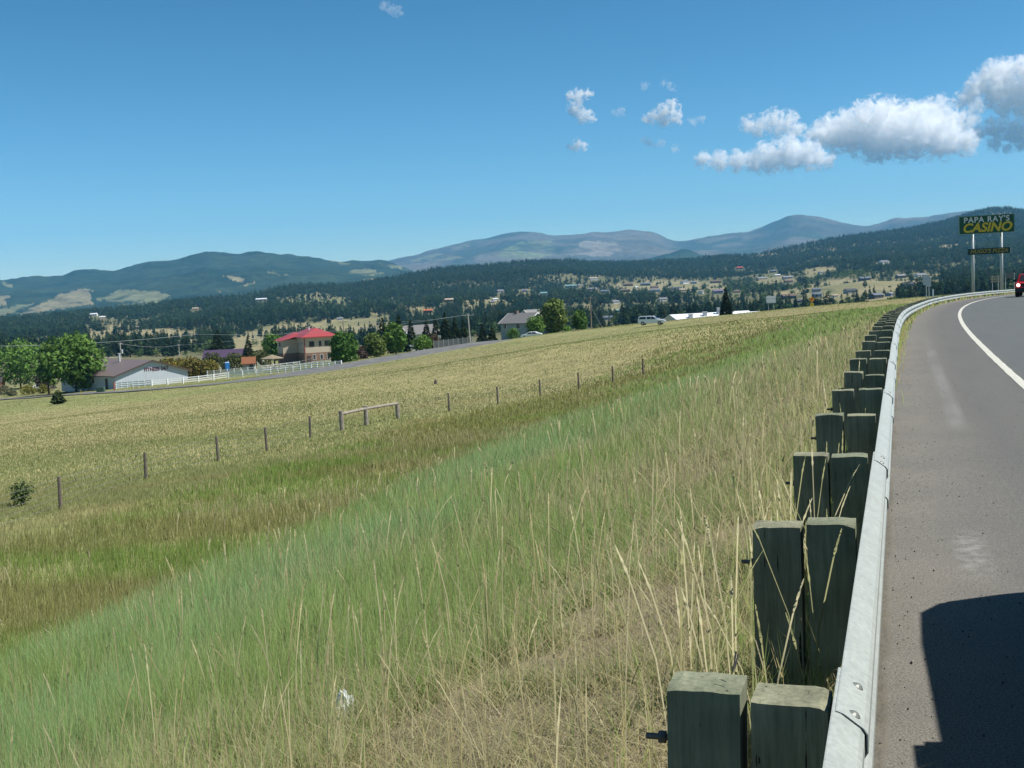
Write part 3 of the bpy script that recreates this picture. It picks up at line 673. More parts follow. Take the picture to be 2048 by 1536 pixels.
wd = np.maximum(rng.uniform(.0022, .0056, n)*np.where(rng.random(n) < .05, 1.9, 1), r*.00050)
c = c*np.array([.73,.78,.76]); tipc = c*(.85)+np.array([.36,.32,.17])*.14
blades('tall_grass', x, y, terrain(x, y)-.02, h, wd, lean, la, c*.90, tipc, GR, up_w=.48)
# --- short tufts round the feet of the guardrail posts
s = rng.uniform(1.6, 16, 9000); q = 1.93+np.abs(rng.normal(0, .35, len(s))); P_ = np.array([at_line(a_, b_)[0] for a_, b_ in zip(s, q)]); x, y = P_[:, 0], P_[:, 1]; n = len(x)
c = np.where((rng.random(n) < .55)[:, None], GREEN*.9, STRAW)*rng.uniform(.65, 1.15, n)[:, None]
blades('post_tufts', x, y, terrain(x, y)-.02, rng.uniform(.10, .42, n)*(.6+.7*fbm(x/.3, y/.3, 2)), rng.uniform(.0025, .0055, n), np.clip(rng.gamma(2, .17, n), 0, .95), rng.uniform(0, 6.28, n), c, c*1.1, GR)
# --- straw lying flat between the clumps
x, y, r, Q, S = scatter(60000, 2.0, 22); k = (Q > 1.9) & (Q < 8+rng.normal(0, 1.5, len(Q))); x, y, r, Q, S = [a_[k] for a_ in (x, y, r, Q, S)]; n = len(x)
c = (STRAW+(PALE-STRAW)*rng.random(n)[:, None])*rng.uniform(.5, .95, n)[:, None]
blades('straw_litter', x, y, terrain(x, y)+rng.uniform(0, .07, n), rng.uniform(.12, .4, n), np.maximum(rng.uniform(.002, .005, n), r*.0005), rng.uniform(.93, .995, n), rng.uniform(0, 6.28, n), c, c, GR)
# --- meadow beyond the fence, coarser with distance
x, y, r, Q, S = scatter(480000, 42, 310); k = (Q > 2.2) & (sr_dist(x, y) > 5.5) & ~((r > 232+110*(x < -12)) ); x, y, r, Q, S = [a_[k] for a_ in (x, y, r, Q, S)]
c, h, *_ = pick(x, y, Q, S); n = len(x)
blades('meadow_grass', x, y, terrain(x, y)-.02, h*np.where(rng.random(n) < .06, 1.25, .72)*(1-.50*ss(45, 150, r)), np.maximum(.012, r*.00055), np.clip(rng.gamma(2, .17, n), 0, .9), rng.uniform(0, 6.28, n), c*np.array([.61,.68,.62]), c*np.array([.53,.60,.53])+np.array([.34,.34,.17])*.09, GR, up_w=.88)
# --- grass strip at the foot of the rail on the road side
s = rng.uniform(14, 125, 9000); q = 1.80+rng.normal(0, .10, len(s))+.1; P_ = np.array([at_line(a_, b_)[0] for a_, b_ in zip(s, q)]); n = len(s)
k = rng.random(n) < ss(14, 34, s)*.95+.02; P_ = P_[k]; s = s[k]; n = len(s)
c = np.where((rng.random(n) < .55)[:, None], STRAW*.9, GREEN)*rng.uniform(.7, 1.1, n)[:, None]
blades('verge_grass', P_[:, 0], P_[:, 1], terrain(P_[:, 0], P_[:, 1]), rng.uniform(.15, .42, n), np.maximum(.006, s*.0006), rng.gamma(2, .15, n).clip(0, .9), rng.uniform(0, 6.28, n), c, c*1.1, GR)
# --- seed stalks standing out of the grass
def stalks(name, x, y, z, h, wmul, cols):
    V = []; Fc = []; Cc = []
    for i in range(len(x)):
        a = rng.uniform(0, 6.28); l = min(.7, rng.gamma(2, .10)); w_ = .0016*wmul[i]; hw = .0028*wmul[i]; p0 = np.array([x[i], y[i], z[i]]); d = np.array([math.cos(a)*l, math.sin(a)*l, 0])
        b = rng.uniform(-.9, .9); sw = np.array([math.cos(b), math.sin(b), 0]); hh = h[i]; H_ = rng.uniform(.07, .15)/hh; nn = 6
        ts = [0, .5, 1-H_]+[1-H_+H_*j/nn for j in range(1, nn+1)]
        k0 = len(V)
        for j, t in enumerate(ts):
            p = p0+d*hh*t**1.8+np.array([0, 0, hh*t*(1-.35*l*t)])
            wj = w_ if j < 3 else (hw*(1.25 if j % 2 else .7)*(1-.75*((j-3)/nn)))
            V += [p-sw*wj, p+sw*wj]; Cc += [cols[i]*(.85 if j < 2 else 1)]*2
        for j in range(len(ts)-1):
            q0 = k0+2*j; Fc += [(q0, q0+1, q0+3), (q0, q0+3, q0+2)]
    o = np_mesh(name, np.array(V), np.array(Fc), GR, np.array(Cc), smooth=True); nn = rng.normal(0, .25, (len(V)//2, 3)) + np.array([.25, -.55, .6]); nn /= np.linalg.norm(nn, axis=1)[:, None]
    o.data.normals_split_custom_set_from_vertices(np.repeat(nn, 2, 0).astype(np.float32)); return tag(o, kind='stuff')
x, y, r, Q, S = scatter(1500, 3.2, 48, -.52, .45); k = (Q > 2.4) & (Q < 21) & (rng.random(len(x)) < .25+.75*ss(.45, .62, fbm(x/3+8, y/3, 3))); x, y, r, Q = x[k], y[k], r[k], Q[k]; n = len(x)
cs = (STRAW+(PALE*1.12-STRAW)*rng.random(n)[:, None]); cs = cs*rng.uniform(.5, .85, n)[:, None]
hs = rng.uniform(.45, .85, n)*np.where(Q > 14, .85, 1)
stalks('seed_stalks', x, y, terrain(x, y), hs, np.maximum(1, r*.00038/.0016), cs)
px_, py_, ph_ = [], [], []
for s0, s1, n_, hh in ((3.3, 4.05, 34, (.55, .95)), (5.0, 5.9, 44, (.5, .9)), (7.2, 7.8, 9, (.5, .8)), (9.2, 9.7, 8, (.55, .85)), (11.1, 11.5, 5, (.6, .9)), (13, 13.4, 5, (.6, .9)), (1.9, 2.2, 0, (.4, .6))):
    for i in range(n_):
        p, _, _ = at_line(rng.uniform(s0, s1), rng.uniform(1.98, 2.55)); px_.append(p[0]); py_.append(p[1]); ph_.append(rng.uniform(*hh))
px_, py_ = np.array(px_), np.array(py_); n = len(px_)
stalks('rail_stalks', px_, py_, terrain(px_, py_), np.array(ph_), np.full(n, 1.7), np.where((rng.random(n) < .6)[:, None], np.array([.36,.36,.17]), PALE))
# ================================================================== GUARDRAIL
GALV = mat('weathered_galvanised_steel', (.285,.315,.30), .6, scale=7, col2=(.345,.375,.355), spec=.35, bump=.05, bscale=300)
_n = GALV.node_tree.nodes; _l = GALV.node_tree.links; _b = _n['Principled BSDF']; _src = _b.inputs['Base Color'].links[0].from_socket
_tc = _n.new('ShaderNodeTexCoord'); _no = _n.new('ShaderNodeTexNoise'); _no.inputs['Scale'].default_value = 2.3; _no.inputs['Detail'].default_value = 9; _no.inputs['Roughness'].default_value = .72; _l.new(_tc.outputs['Object'], _no.inputs[0])
_mr = _n.new('ShaderNodeMapRange'); _mr.inputs[1].default_value = .60; _mr.inputs[2].default_value = .74; _mr.inputs[3].default_value = 0; _mr.inputs[4].default_value = .55; _l.new(_no.outputs[0], _mr.inputs[0])
_mx = _n.new('ShaderNodeMix'); _mx.data_type = 'RGBA'; _l.new(_mr.outputs[0], _mx.inputs[0]); _l.new(_src, _mx.inputs[6]); _mx.inputs[7].default_value = (.24,.19,.13,1)
_n2 = _n.new('ShaderNodeTexNoise'); _n2.inputs['Scale'].default_value = 60; _n2.inputs['Detail'].default_value = 6; _l.new(_tc.outputs['Object'], _n2.inputs[0]); _m2 = _n.new('ShaderNodeMapRange'); _m2.inputs[1].default_value = .3; _m2.inputs[2].default_value = .7; _m2.inputs[3].default_value = .86; _m2.inputs[4].default_value = 1.1; _l.new(_n2.outputs[0], _m2.inputs[0])
_sc = _n.new('ShaderNodeVectorMath'); _sc.operation = 'SCALE'; _l.new(_mx.outputs[2], _sc.inputs[0]); _l.new(_m2.outputs[0], _sc.inputs['Scale']); _l.new(_sc.outputs[0], _b.inputs['Base Color'])
def wood_mat(name, c1, c2):
    m = bpy.data.materials.new(name); m.use_nodes = True; n = m.node_tree.nodes; l = m.node_tree.links; b = n['Principled BSDF']
    b.inputs['Roughness'].default_value = .9; b.inputs['Specular IOR Level'].default_value = .15
    tc = n.new('ShaderNodeTexCoord'); oi = n.new('ShaderNodeObjectInfo'); ad = n.new('ShaderNodeVectorMath'); ad.operation = 'ADD'
    cmb = n.new('ShaderNodeCombineXYZ'); ml = n.new('ShaderNodeMath'); ml.operation = 'MULTIPLY'; ml.inputs[1].default_value = 37
    l.new(oi.outputs['Random'], ml.inputs[0]); l.new(ml.outputs[0], cmb.inputs[0]); l.new(ml.outputs[0], cmb.inputs[1]); l.new(tc.outputs['Object'], ad.inputs[0]); l.new(cmb.outputs[0], ad.inputs[1])
    mp = n.new('ShaderNodeMapping'); mp.inputs['Scale'].default_value = (1, 1, .06); l.new(ad.outputs[0], mp.inputs[0])
    no = n.new('ShaderNodeTexNoise'); no.inputs['Scale'].default_value = 55; no.inputs['Detail'].default_value = 7; no.inputs['Roughness'].default_value = .7; l.new(mp.outputs[0], no.inputs[0])
    rp = n.new('ShaderNodeValToRGB'); e = rp.color_ramp.elements; e[0].position = .28; e[1].position = .72; e[0].color = (*c1, 1); e[1].color = (*c2, 1); l.new(no.outputs[0], rp.inputs[0])
    n2 = n.new('ShaderNodeTexNoise'); n2.inputs['Scale'].default_value = 5; n2.inputs['Detail'].default_value = 4; l.new(ad.outputs[0], n2.inputs[0])
    mr = n.new('ShaderNodeMapRange'); mr.inputs[1].default_value = .3; mr.inputs[2].default_value = .7; mr.inputs[3].default_value = .72; mr.inputs[4].default_value = 1.2; l.new(n2.outputs[0], mr.inputs[0])
    sc_ = n.new('ShaderNodeVectorMath'); sc_.operation = 'SCALE'; l.new(rp.outputs[0], sc_.inputs[0]); l.new(mr.outputs[0], sc_.inputs['Scale'])
    # drying checks: thin dark cracks along the grain
    mp2 = n.new('ShaderNodeMapping'); mp2.inputs['Scale'].default_value = (1, 1, .035); l.new(ad.outputs[0], mp2.inputs[0])
    vo = n.new('ShaderNodeTexNoise'); vo.inputs['Scale'].default_value = 70; vo.inputs['Detail'].default_value = 2; l.new(mp2.outputs[0], vo.inputs[0])
    n3 = n.new('ShaderNodeTexNoise'); n3.inputs['Scale'].default_value = 9; l.new(ad.outputs[0], n3.inputs[0])
    th = n.new('ShaderNodeMapRange'); th.inputs[1].default_value = .5; th.inputs[2].default_value = .7; th.inputs[3].default_value = .27; th.inputs[4].default_value = .375; l.new(n3.outputs[0], th.inputs[0])
    lt = n.new('ShaderNodeMath'); lt.operation = 'LESS_THAN'; l.new(vo.outputs[0], lt.inputs[0]); l.new(th.outputs[0], lt.inputs[1])
    mx = n.new('ShaderNodeMix'); mx.data_type = 'RGBA'; l.new(lt.outputs[0], mx.inputs[0]); l.new(sc_.outputs[0], mx.inputs[6]); mx.inputs[7].default_value = (.022,.02,.016,1)
    l.new(mx.outputs[2], b.inputs['Base Color'])
    bp = n.new('ShaderNodeBump'); bp.inputs['Strength'].default_value = .5; bp.inputs['Distance'].default_value = .004; l.new(no.outputs[0], bp.inputs['Height']); l.new(bp.outputs[0], b.inputs['Normal'])
    return m
TIMB = wood_mat('treated_timber', (.125,.135,.09), (.29,.285,.195))
TIMB2 = wood_mat('greenish_timber', (.115,.135,.09), (.245,.255,.175))
BOLT = mat('dull_bolt', (.17,.18,.165), .5, .2, 40, metal=.3)
STEEL = mat('rusty_bolt', (.16,.14,.125), .6, .3, 60, metal=.5)
def timber(dx, dy, z0, z1):
    import bmesh
    bm = bmesh.new(); bmesh.ops.create_cube(bm, size=1); bmesh.ops.subdivide_edges(bm, edges=bm.edges[:], cuts=7, use_grid_fill=True)
    sx_, sy_ = random.uniform(0, 90), random.uniform(0, 90); chip = [(random.choice((-1, 1)), random.choice((-1, 1)), random.uniform(.003, .011)) for _ in range(2)]
    for v in bm.verts:
        u = v.co.copy(); t = (u.z+.5); zz = z0+(z1-z0)*(1-(1-t)**2.2 if False else t**.55)
        n_ = vnoise(np.array([u.x*4+sx_, u.y*5+sy_]), np.array([zz*2.2+sy_, zz*2.5+sx_]))-.5
        edge = max(abs(u.x), abs(u.y)) > .49 and min(abs(u.x), abs(u.y)) > .49; top = t > .99
        k = .985 if edge else 1.
        z = zz + (n_[0]*.006 if top else 0) - (.003 if top and max(abs(u.x), abs(u.y)) > .49 else 0)
        if top:
            for cx, cy2, cd in chip: z -= cd*max(0, 1-math.hypot(u.x-cx*.5, u.y-cy2*.5)/.2)
        v.co = Vector((u.x*dx*k+n_[0]*.007, u.y*dy*k+n_[1]*.007, z))
    me = bpy.data.meshes.new('timber'); bm.to_mesh(me); bm.free(); return me
def rail_station(a): return np.interp(a, RSA, RST)
_p = np.array([LINE[i]+NL[i]*1.83 for i in range(len(LINE))]); _d = np.concatenate([[0], np.cumsum(np.linalg.norm(np.diff(_p, axis=0), axis=1))])
RSA = _d; RST = ST
A0 = np.interp(2.20, ST, _d)              # rail arclength at the first timber post's near face
p0, n0, t0 = at_line(2.02, 1.83)
GRD = thing('guardrail', 'pale galvanised W-beam guardrail on double timber posts curving along the road edge', 'guardrail', (p0[0], p0[1], 0))
def gl(p): return (p[0]-p0[0], p[1]-p0[1], p[2])
# W-beam profile (offset towards the road, height), bottom to top
PROF = [(-.002,-.156),(.018,-.150),(.070,-.118),(.081,-.104),(.081,-.062),(.070,-.048),(.012,-.010),(.012,.010),(.070,.048),(.081,.062),(.081,.104),(.070,.118),(.018,.150),(-.002,.156)]
PROF = [(u*.82, v) for u, v in PROF]
def beam(a0, a1, out):
    vs = []; aa = np.linspace(a0, a1, max(3, int((a1-a0)/.2)+1)); k = len(PROF)
    out0 = out
    for a in aa:
        out = out0*(1-(a-a0)/(a1-a0)); s = float(rail_station(a)); zc = float(zrail(s))+.565
        for sgn in (0, 1):
            for u, v in PROF:
                th = .0035 if sgn else 0
                p, n, t = at_line(s, 1.845-(u+out)-th*(0 if sgn == 0 else 1)); vs.append(gl((p[0], p[1], zc+v)))
    fs = []
    for i in range(len(aa)-1):
        for sgn in (0, 1):
            b = i*2*k+sgn*k; c = (i+1)*2*k+sgn*k
            for j in range(k-1): fs.append((b+j, b+j+1, c+j+1, c+j) if sgn else (b+j, c+j, c+j+1, b+j+1))
        b = i*2*k; c = (i+1)*2*k
        fs += [(b, b+k, c+k, c), (b+k-1, c+k-1, c+2*k-1, b+2*k-1)]
    e = (len(aa)-1)*2*k
    for j in range(k-1): fs += [(j, j+1, k+j+1, k+j), (e+j, e+k+j, e+k+j+1, e+j+1)]
    return MB().add(vs, fs)
def at_rail(a, q, z=0.):
    s = float(rail_station(a)); p, n, t = at_line(s, q); return Vector((p[0], p[1], float(zrail(s))+z)), Vector((n[0], n[1], 0)), Vector((t[0], t[1], 0))
PANEL = 3.81; k = 0
a = A0+.07-2*PANEL
while a < A0+150:
    # each panel laps over the one before it by 0.3 m, splice centred on every second post
    beam(a-.155, a+PANEL+.155, .0085).build('rail_beam', GALV, GRD, smooth=False, loc=(0, 0, 0))
    a += PANEL; k += 1
for i in range(60):
    a = A0+1.905*i-0; 
    if i > 0: jz, jr = random.uniform(-.018, .018), random.uniform(-.035, .035)
    else: jz, jr = .012, .0
    bz = (.738 if i else .705)+jz
    ctr, n, t = at_rail(a+.075, 2.175 if i else 2.170); yaw = math.atan2(t.y, t.x)-math.pi/2+jr
    me = timber(.186*random.uniform(.97, 1.03), .142, -.5, bz); me.name = 'timber_post'; me.materials.append(TIMB if i % 3 else TIMB2)
    o = bpy.data.objects.new('timber_post', me); C.objects.link(o); o.parent = GRD; o.location = gl(ctr); o.rotation_euler = (random.uniform(-.025, .02), random.uniform(-.025, .02), yaw)
    ctr, n, t = at_rail(a+.075, 1.958 if i else 1.953); bt = (.728 if i else .695)+random.uniform(-.025, .02)
    me = timber(.188*random.uniform(.97, 1.03), .144, .06, bt); me.name = 'spacer_block'; me.materials.append(TIMB2 if i % 3 else TIMB)
    o = bpy.data.objects.new('spacer_block', me); C.objects.link(o); o.parent = GRD; o.location = gl(ctr); o.rotation_euler = (random.uniform(-.012, .012), random.uniform(-.015, .015), math.atan2(t.y, t.x)-math.pi/2+random.uniform(-.04, .04))
    if i < 34:                             # through bolt with its nut behind the post
        e, n, t = at_rail(a+.07, 2.266 if i else 2.261, .565); m_ = MB().tube([gl(e), gl(e+n*.055)], .0085, 8)
        m_.tube([gl(e+n*.004), gl(e+n*.022)], .017, 6); m_.build('through_bolt', STEEL, GRD)
    if i < 26:                             # bolt heads on the beam
        offs = [(.0, 0)] if i % 2 else [(-.11, .083), (.085, .083)]
        for da, dz in offs:
            hb = MB()
            up = (dz > 0); e, n, t = at_rail(a+.07+da, 1.845-(.081 if dz else .012)-.0075, .565+dz)
            if dz: e, n, t = at_rail(a+.07+da, 1.845-.043, .565+dz*1.52)
            d = (-n*.55+Vector((0, 0, .84*(1 if up else -1)))).normalized() if dz else -n
            hb.tube([gl(e), gl(e+d*.010), gl(e+d*.0155)], [.0165, .015, .007], 10)
            hb.build('bolt_head', BOLT, GRD, smooth=False)
for dx, dz in ((.0, .03), (.035, .012)):   # two nails started between the nearest post and its block
    e, n, t = at_rail(A0+.05+dx, 2.088, .75); MB().tube([gl(e), gl(e+Vector((.012, .01, .02+dz)))], .0022, 6).build('nail', STEEL, GRD)
# ================================================================== BUILDINGS
GLASS = mat('dark_glass', (.03,.035,.04), .12, spec=.6)
WHITE = mat('white_paint', (.78,.78,.76), .6, .05, 3)
DKTRIM = mat('brown_trim', (.07,.05,.04), .7)
def gable_building(name, label, cat, loc, rz, L, W, hw, hr, wall, roof, over=.5, group=None, trim=None, base=1.0):
    """Length L along local x, width W along y; ridge along x. Empty on the ground at the centre."""
    t = thing(name, label, cat, loc, rz, group)
    b = MB(); x, y = L/2, W/2
    b.add([(-x,-y,-base),(x,-y,-base),(x,y,-base),(-x,y,-base),(-x,-y,hw),(x,-y,hw),(x,y,hw),(-x,y,hw),(-x,0,hr),(x,0,hr)],
          [(0,1,5,4),(2,3,7,6),(1,2,6,9,5),(3,0,4,8,7),(0,3,2,1)])
    b.build('wall', wall, t)
    s = (hr-hw)/y; r = MB(); X = x+over; Yo = y+over; th = .16
    for sg in (-1, 1):
        top = [(-X, sg*Yo, hw-s*over+.04), (X, sg*Yo, hw-s*over+.04), (X, 0, hr+.04), (-X, 0, hr+.04)]
        bot = [(a, b_, c-th) for a, b_, c in top]; top = [(a, b_, c+.02) for a, b_, c in top]
        r.add(bot+top, [(0,1,2,3),(4,5,6,7),(0,1,5,4),(1,2,6,5),(2,3,7,6),(3,0,4,7)])
    rf = r.build('roof', roof, t)
    if trim:
        for sg in (-1, 1):
            q = MB()
            for s2 in (-1, 1):
                q.add([(sg*(X+.03), s2*(Yo+.02), hw-s*over-.16), (sg*(X+.03), s2*(Yo+.02), hw-s*over+.07), (sg*(X+.03), 0, hr+.07), (sg*(X+.03), 0, hr-.16),
                       (sg*(X-.05), s2*(Yo+.02), hw-s*over-.16), (sg*(X-.05), s2*(Yo+.02), hw-s*over+.07), (sg*(X-.05), 0, hr+.07), (sg*(X-.05), 0, hr-.16)],
                      [(0,1,2,3),(4,5,6,7),(0,1,5,4),(2,3,7,6),(0,3,7,4),(1,2,6,5)])
            q.build('barge_board', trim, t)
    return t, rf
def window(t, c, w_, h, nrm, frame=WHITE, glass=GLASS, mull=1, name='window'):
    """Window in a wall: c = centre on the wall face, nrm = outward axis '+x','-x','+y','-y'."""
    fx = MB(); gx = MB(); f = .07; ax = nrm[1]; sg = 1 if nrm[0] == '+' else -1
    def bx(mb, u, v, du, dv, d, off):
        cc = [c[0], c[1], c[2]+v]; dm = [0, 0, dv]; i = 0 if ax == 'x' else 1
        cc[1-i] += u; cc[i] += sg*(off); dm[1-i] = du; dm[i] = d; mb.box(cc, dm)
    for s in (-1, 1): bx(fx, s*(w_/2), 0, f, h+f, .10, .02); bx(fx, 0, s*(h/2), w_-f, f, .096, .02)
    for k in range(mull): bx(fx, -w_/2+(k+1)*w_/(mull+1), 0, f*.7, h-f, .08, .015)
    bx(gx, 0, 0, w_-.02, h-.02, .05, .005)
    o = fx.build(name, frame, t); gx.build('pane', glass, o); return o
def ribbed(name, col, freq, axis=0, depth=.25, rough=.55, var=.06):
    m = mat(name, col, rough, var, 1.2, spec=.35); n = m.node_tree.nodes; l = m.node_tree.links
    tc = n.new('ShaderNodeTexCoord'); sp = n.new('ShaderNodeSeparateXYZ'); l.new(tc.outputs['Object'], sp.inputs[0])
    mu = n.new('ShaderNodeMath'); mu.operation = 'MULTIPLY'; mu.inputs[1].default_value = freq; l.new(sp.outputs[axis], mu.inputs[0])
    si = n.new('ShaderNodeMath'); si.operation = 'PINGPONG'; si.inputs[1].default_value = .5; l.new(mu.outputs[0], si.inputs[0])
    bp = n.new('ShaderNodeBump'); bp.inputs['Strength'].default_value = depth; bp.inputs['Distance'].default_value = .06; l.new(si.outputs[0], bp.inputs['Height']); l.new(bp.outputs[0], n['Principled BSDF'].inputs['Normal']); return m
def brick_mat(name, c1, c2, mortar, scale=4.):
    m = bpy.data.materials.new(name); m.use_nodes = True; n = m.node_tree.nodes; l = m.node_tree.links; tc = n.new('ShaderNodeTexCoord')
    mp = n.new('ShaderNodeMapping'); mp.inputs['Rotation'].default_value = (math.pi/2, 0, 0); l.new(tc.outputs['Object'], mp.inputs[0])
    br = n.new('ShaderNodeTexBrick'); br.inputs['Scale'].default_value = scale; br.inputs['Color1'].default_value = (*c1,1); br.inputs['Color2'].default_value = (*c2,1); br.inputs['Mortar'].default_value = (*mortar,1)
    l.new(mp.outputs[0], br.inputs[0]); l.new(br.outputs[0], n['Principled BSDF'].inputs['Base Color']); n['Principled BSDF'].inputs['Roughness'].default_value = .9; return m
LETT = mat('dark_red_letters', (.10,.02,.03), .5)
# --- fitness hall: grey ribbed gable end to the road, brown metal roof
gx = spot(306, 226); FA = math.radians(43)
ridge = Vector((-math.sin(FA), math.cos(FA), 0)); L_, W_ = 26., 15.0
ctr = gx + ridge*L_/2; rz = math.atan2(ridge.y, ridge.x)
FB, frf = gable_building('fitness_hall', 'low grey metal hall with brown roof and lettered gable behind white rail fence', 'building', (ctr.x, ctr.y, gx.z-.4), rz, L_, W_, 2.75, 5.15,
    ribbed('grey_ribbed_siding', (.42,.46,.50), 3.2, 1, .5), ribbed('brown_metal_roof', (.165,.125,.115), 1.6, 0, .3, .45), .55, trim=DKTRIM)
text_part('FITNESS 24/7', LETT, FB, 1.0, (-L_/2-.03, -.9, 3.35), (math.radians(90), 0, math.radians(-90)), bold=.02, sx=.92, name='lettering')
v = MB().tube([(-1.5, 1.2, 4.2), (-1.5, 1.2, 6.3)], .22, 10); v.tube([(-1.5, 1.2, 6.3), (-1.5, 1.2, 6.5)], .3, 10); v.build('flue', mat('pale_flue', (.55,.55,.53), .5), FB)
MB().box((-4, -6, 3.6), (1.2, 1.0, .9)).build('roof_unit', mat('pale_unit', (.6,.62,.64), .5), FB)
for k in (-3., 2., 7.): window(FB, (k, W_/2, 1.5), 1.2, 1.1, '+y', mull=0)
d_ = MB().box((-9, W_/2+.03, 1.05), (1.0, .08, 2.1)).build('door', DKTRIM, FB)
# --- two storey house with the red hip roof
hp = spot(611, 298); a = math.radians(24); HW, HL = 8.2, 14.5; hz = gz(hp.x, hp.y)-.25
RH = thing('red_roofed_house', 'two storey cream house with red hip roof and brick ground floor', 'house', (hp.x, hp.y, hz), a)
CREAM = mat('cream_siding', (.50,.425,.325), .8, .07, 2); BRICK = brick_mat('brown_brick', (.20,.105,.065), (.26,.14,.085), (.28,.24,.2), 5.)
MB().box((HW/2, HL/2, 4.75), (HW, HL, 4.1)).build('wall', CREAM, RH)
MB().box((HW/2, HL/2, .85), (HW+.16, HL+.16, 3.7)).build('brick_base', BRICK, RH)
REDM = ribbed('red_metal_roof', (.33,.055,.06), 2., 0, .25, .45)
o_ = .85; e = 6.8; pk = 9.0; x0, x1, y0, y1 = -o_, HW+o_, -o_, HL+o_
rb = MB().add([(x0,y0,e),(x1,y0,e),(x1,y1,e),(x0,y1,e),(HW/2,y0+4.6,pk),(HW/2,y1-4.6,pk-.15),(x0,y0,e-.22),(x1,y0,e-.22),(x1,y1,e-.22),(x0,y1,e-.22)],
   [(0,1,4),(1,2,5,4),(2,3,5),(3,0,4,5),(0,6,7,1),(1,7,8,2),(2,8,9,3),(3,9,6,0),(6,9,8,7)])
rfo = rb.build('roof', REDM, RH)
MB().tube([(HW/2-1.4, 5, 8), (HW/2-1.4, 5, 9.4)], .14, 8).build('vent_pipe', WHITE, rfo)
# lower wing of the roof to the left
wg = MB().box((-1.9, HL-3.6, 3.1), (3.8, 6.2, 6.2)); wg.build('side_wing', CREAM, RH)
MB().box((-1.9, HL-3.6, .8), (3.92, 6.32, 3.6)).build('wing_base', BRICK, RH)
MB().add([(-4.6,HL-7.5,5.9),(0.4,HL-7.5,7.0),(0.4,HL+.3,7.0),(-4.6,HL+.3,5.9),(0.6,HL-5,8.0),(.6,HL-1,8.0)],[(0,1,4),(0,4,5,3),(3,5,2),(1,2,5,4),(0,3,2,1)]).build('wing_roof', REDM, RH)
for xx, w_, m_ in ((1.9, 1.25, 1), (4.1, .6, 0), (6.0, 1.35, 1)): window(RH, (xx, 0, 4.95), w_, 1.3, '-y', DKTRIM, mull=m_)
for xx in (2.4, 4.3, 6.1): window(RH, (xx, -.08, 1.55), .75, 1.25, '-y', WHITE, mull=0)
window(RH, (0, 2.6, 4.9), 1.2, 1.35, '-x', WHITE, mull=1); window(RH, (0, 5.6, 4.9), 1.2, 1.35, '-x', WHITE, mull=1); window(RH, (-3.8, HL-3.5, 4.9), 1.1, 1.0, '-x', DKTRIM, mull=1)
MB().box((.02, -.05, 4.7), (.22, .22, 4.2)).build('corner_board', mat('red_trim', (.26,.06,.05), .7), RH)
MB().box((1.0, -.12, .9), (1.0, .1, 2.1)).build('door', DKTRIM, RH)
dk = MB()
for q in range(8): dk.tube([(-4+q*.9, -3.4+q*.28, -.6+q*.15), (-4+q*.9, -3.4+q*.28, .5+q*.15)], .05, 6)
dk.tube([(-4, -3.4, .5), (2.3, -1.44, 1.55)], .05, 6); dk.add([(-4,-3.5,-.5),(2.4,-1.5,.6),(2.4,-.2,.6),(-4,-2.2,-.5),(-4,-3.5,-.6),(2.4,-1.5,.5),(2.4,-.2,.5),(-4,-2.2,-.6)],[(0,1,2,3),(4,5,6,7),(0,1,5,4),(2,3,7,6)])
dk.build('entry_ramp', mat('grey_boards', (.2,.19,.18), .85), RH)
# --- purple roofed house behind, brown garage at the left edge, pale house in the trees, grey two storey house
p = spot(455, 330); ph, _ = gable_building('purple_roofed_house', 'low house with purple metal roof in front of a dark spruce', 'house', (p.x, p.y, p.z+1.2), .12, 11.5, 8, 2.4, 4.2, mat('grey_brown_wall', (.14,.13,.125), .9), ribbed('purple_metal_roof', (.07,.045,.085), 2, 0, .3, .5), .5)
for k in (-3, 0, 3): window(ph, (k, -4, 1.2), 1.1, 1., '-y', mull=0)
p = hit(-30, 786); bg_, _ = gable_building('brown_house', 'brown timber house cut off by the left picture edge', 'house', (p.x-4.2, p.y+5, p.z), .25, 13, 9, 2.9, 4.9, mat('brown_timber_siding', (.21,.085,.045), .85, .2, 2), mat('dark_shingle', (.05,.045,.04), .95), .7)
window(bg_, (3.6, -4.5, 1.6), .8, .8, '-y', mull=0)
p = spot(838, 318); ph2, _ = gable_building('pale_house', 'pale grey green house half hidden among trees beyond the side road', 'house', (p.x, p.y, p.z), .5, 9, 8, 4.8, 7, mat('pale_sage_wall', (.42,.44,.38), .85), mat('grey_shingle', (.16,.155,.15), .95, .15, 5), .4, trim=WHITE)
window(ph2, (-2, -4, 3), 1.1, 1.2, '-y'); window(ph2, (2, -4, 3), 1.1, 1.2, '-y')
p = spot(1056, 262); ga = math.radians(-35); GL_, GW_ = 7.6, 7.2
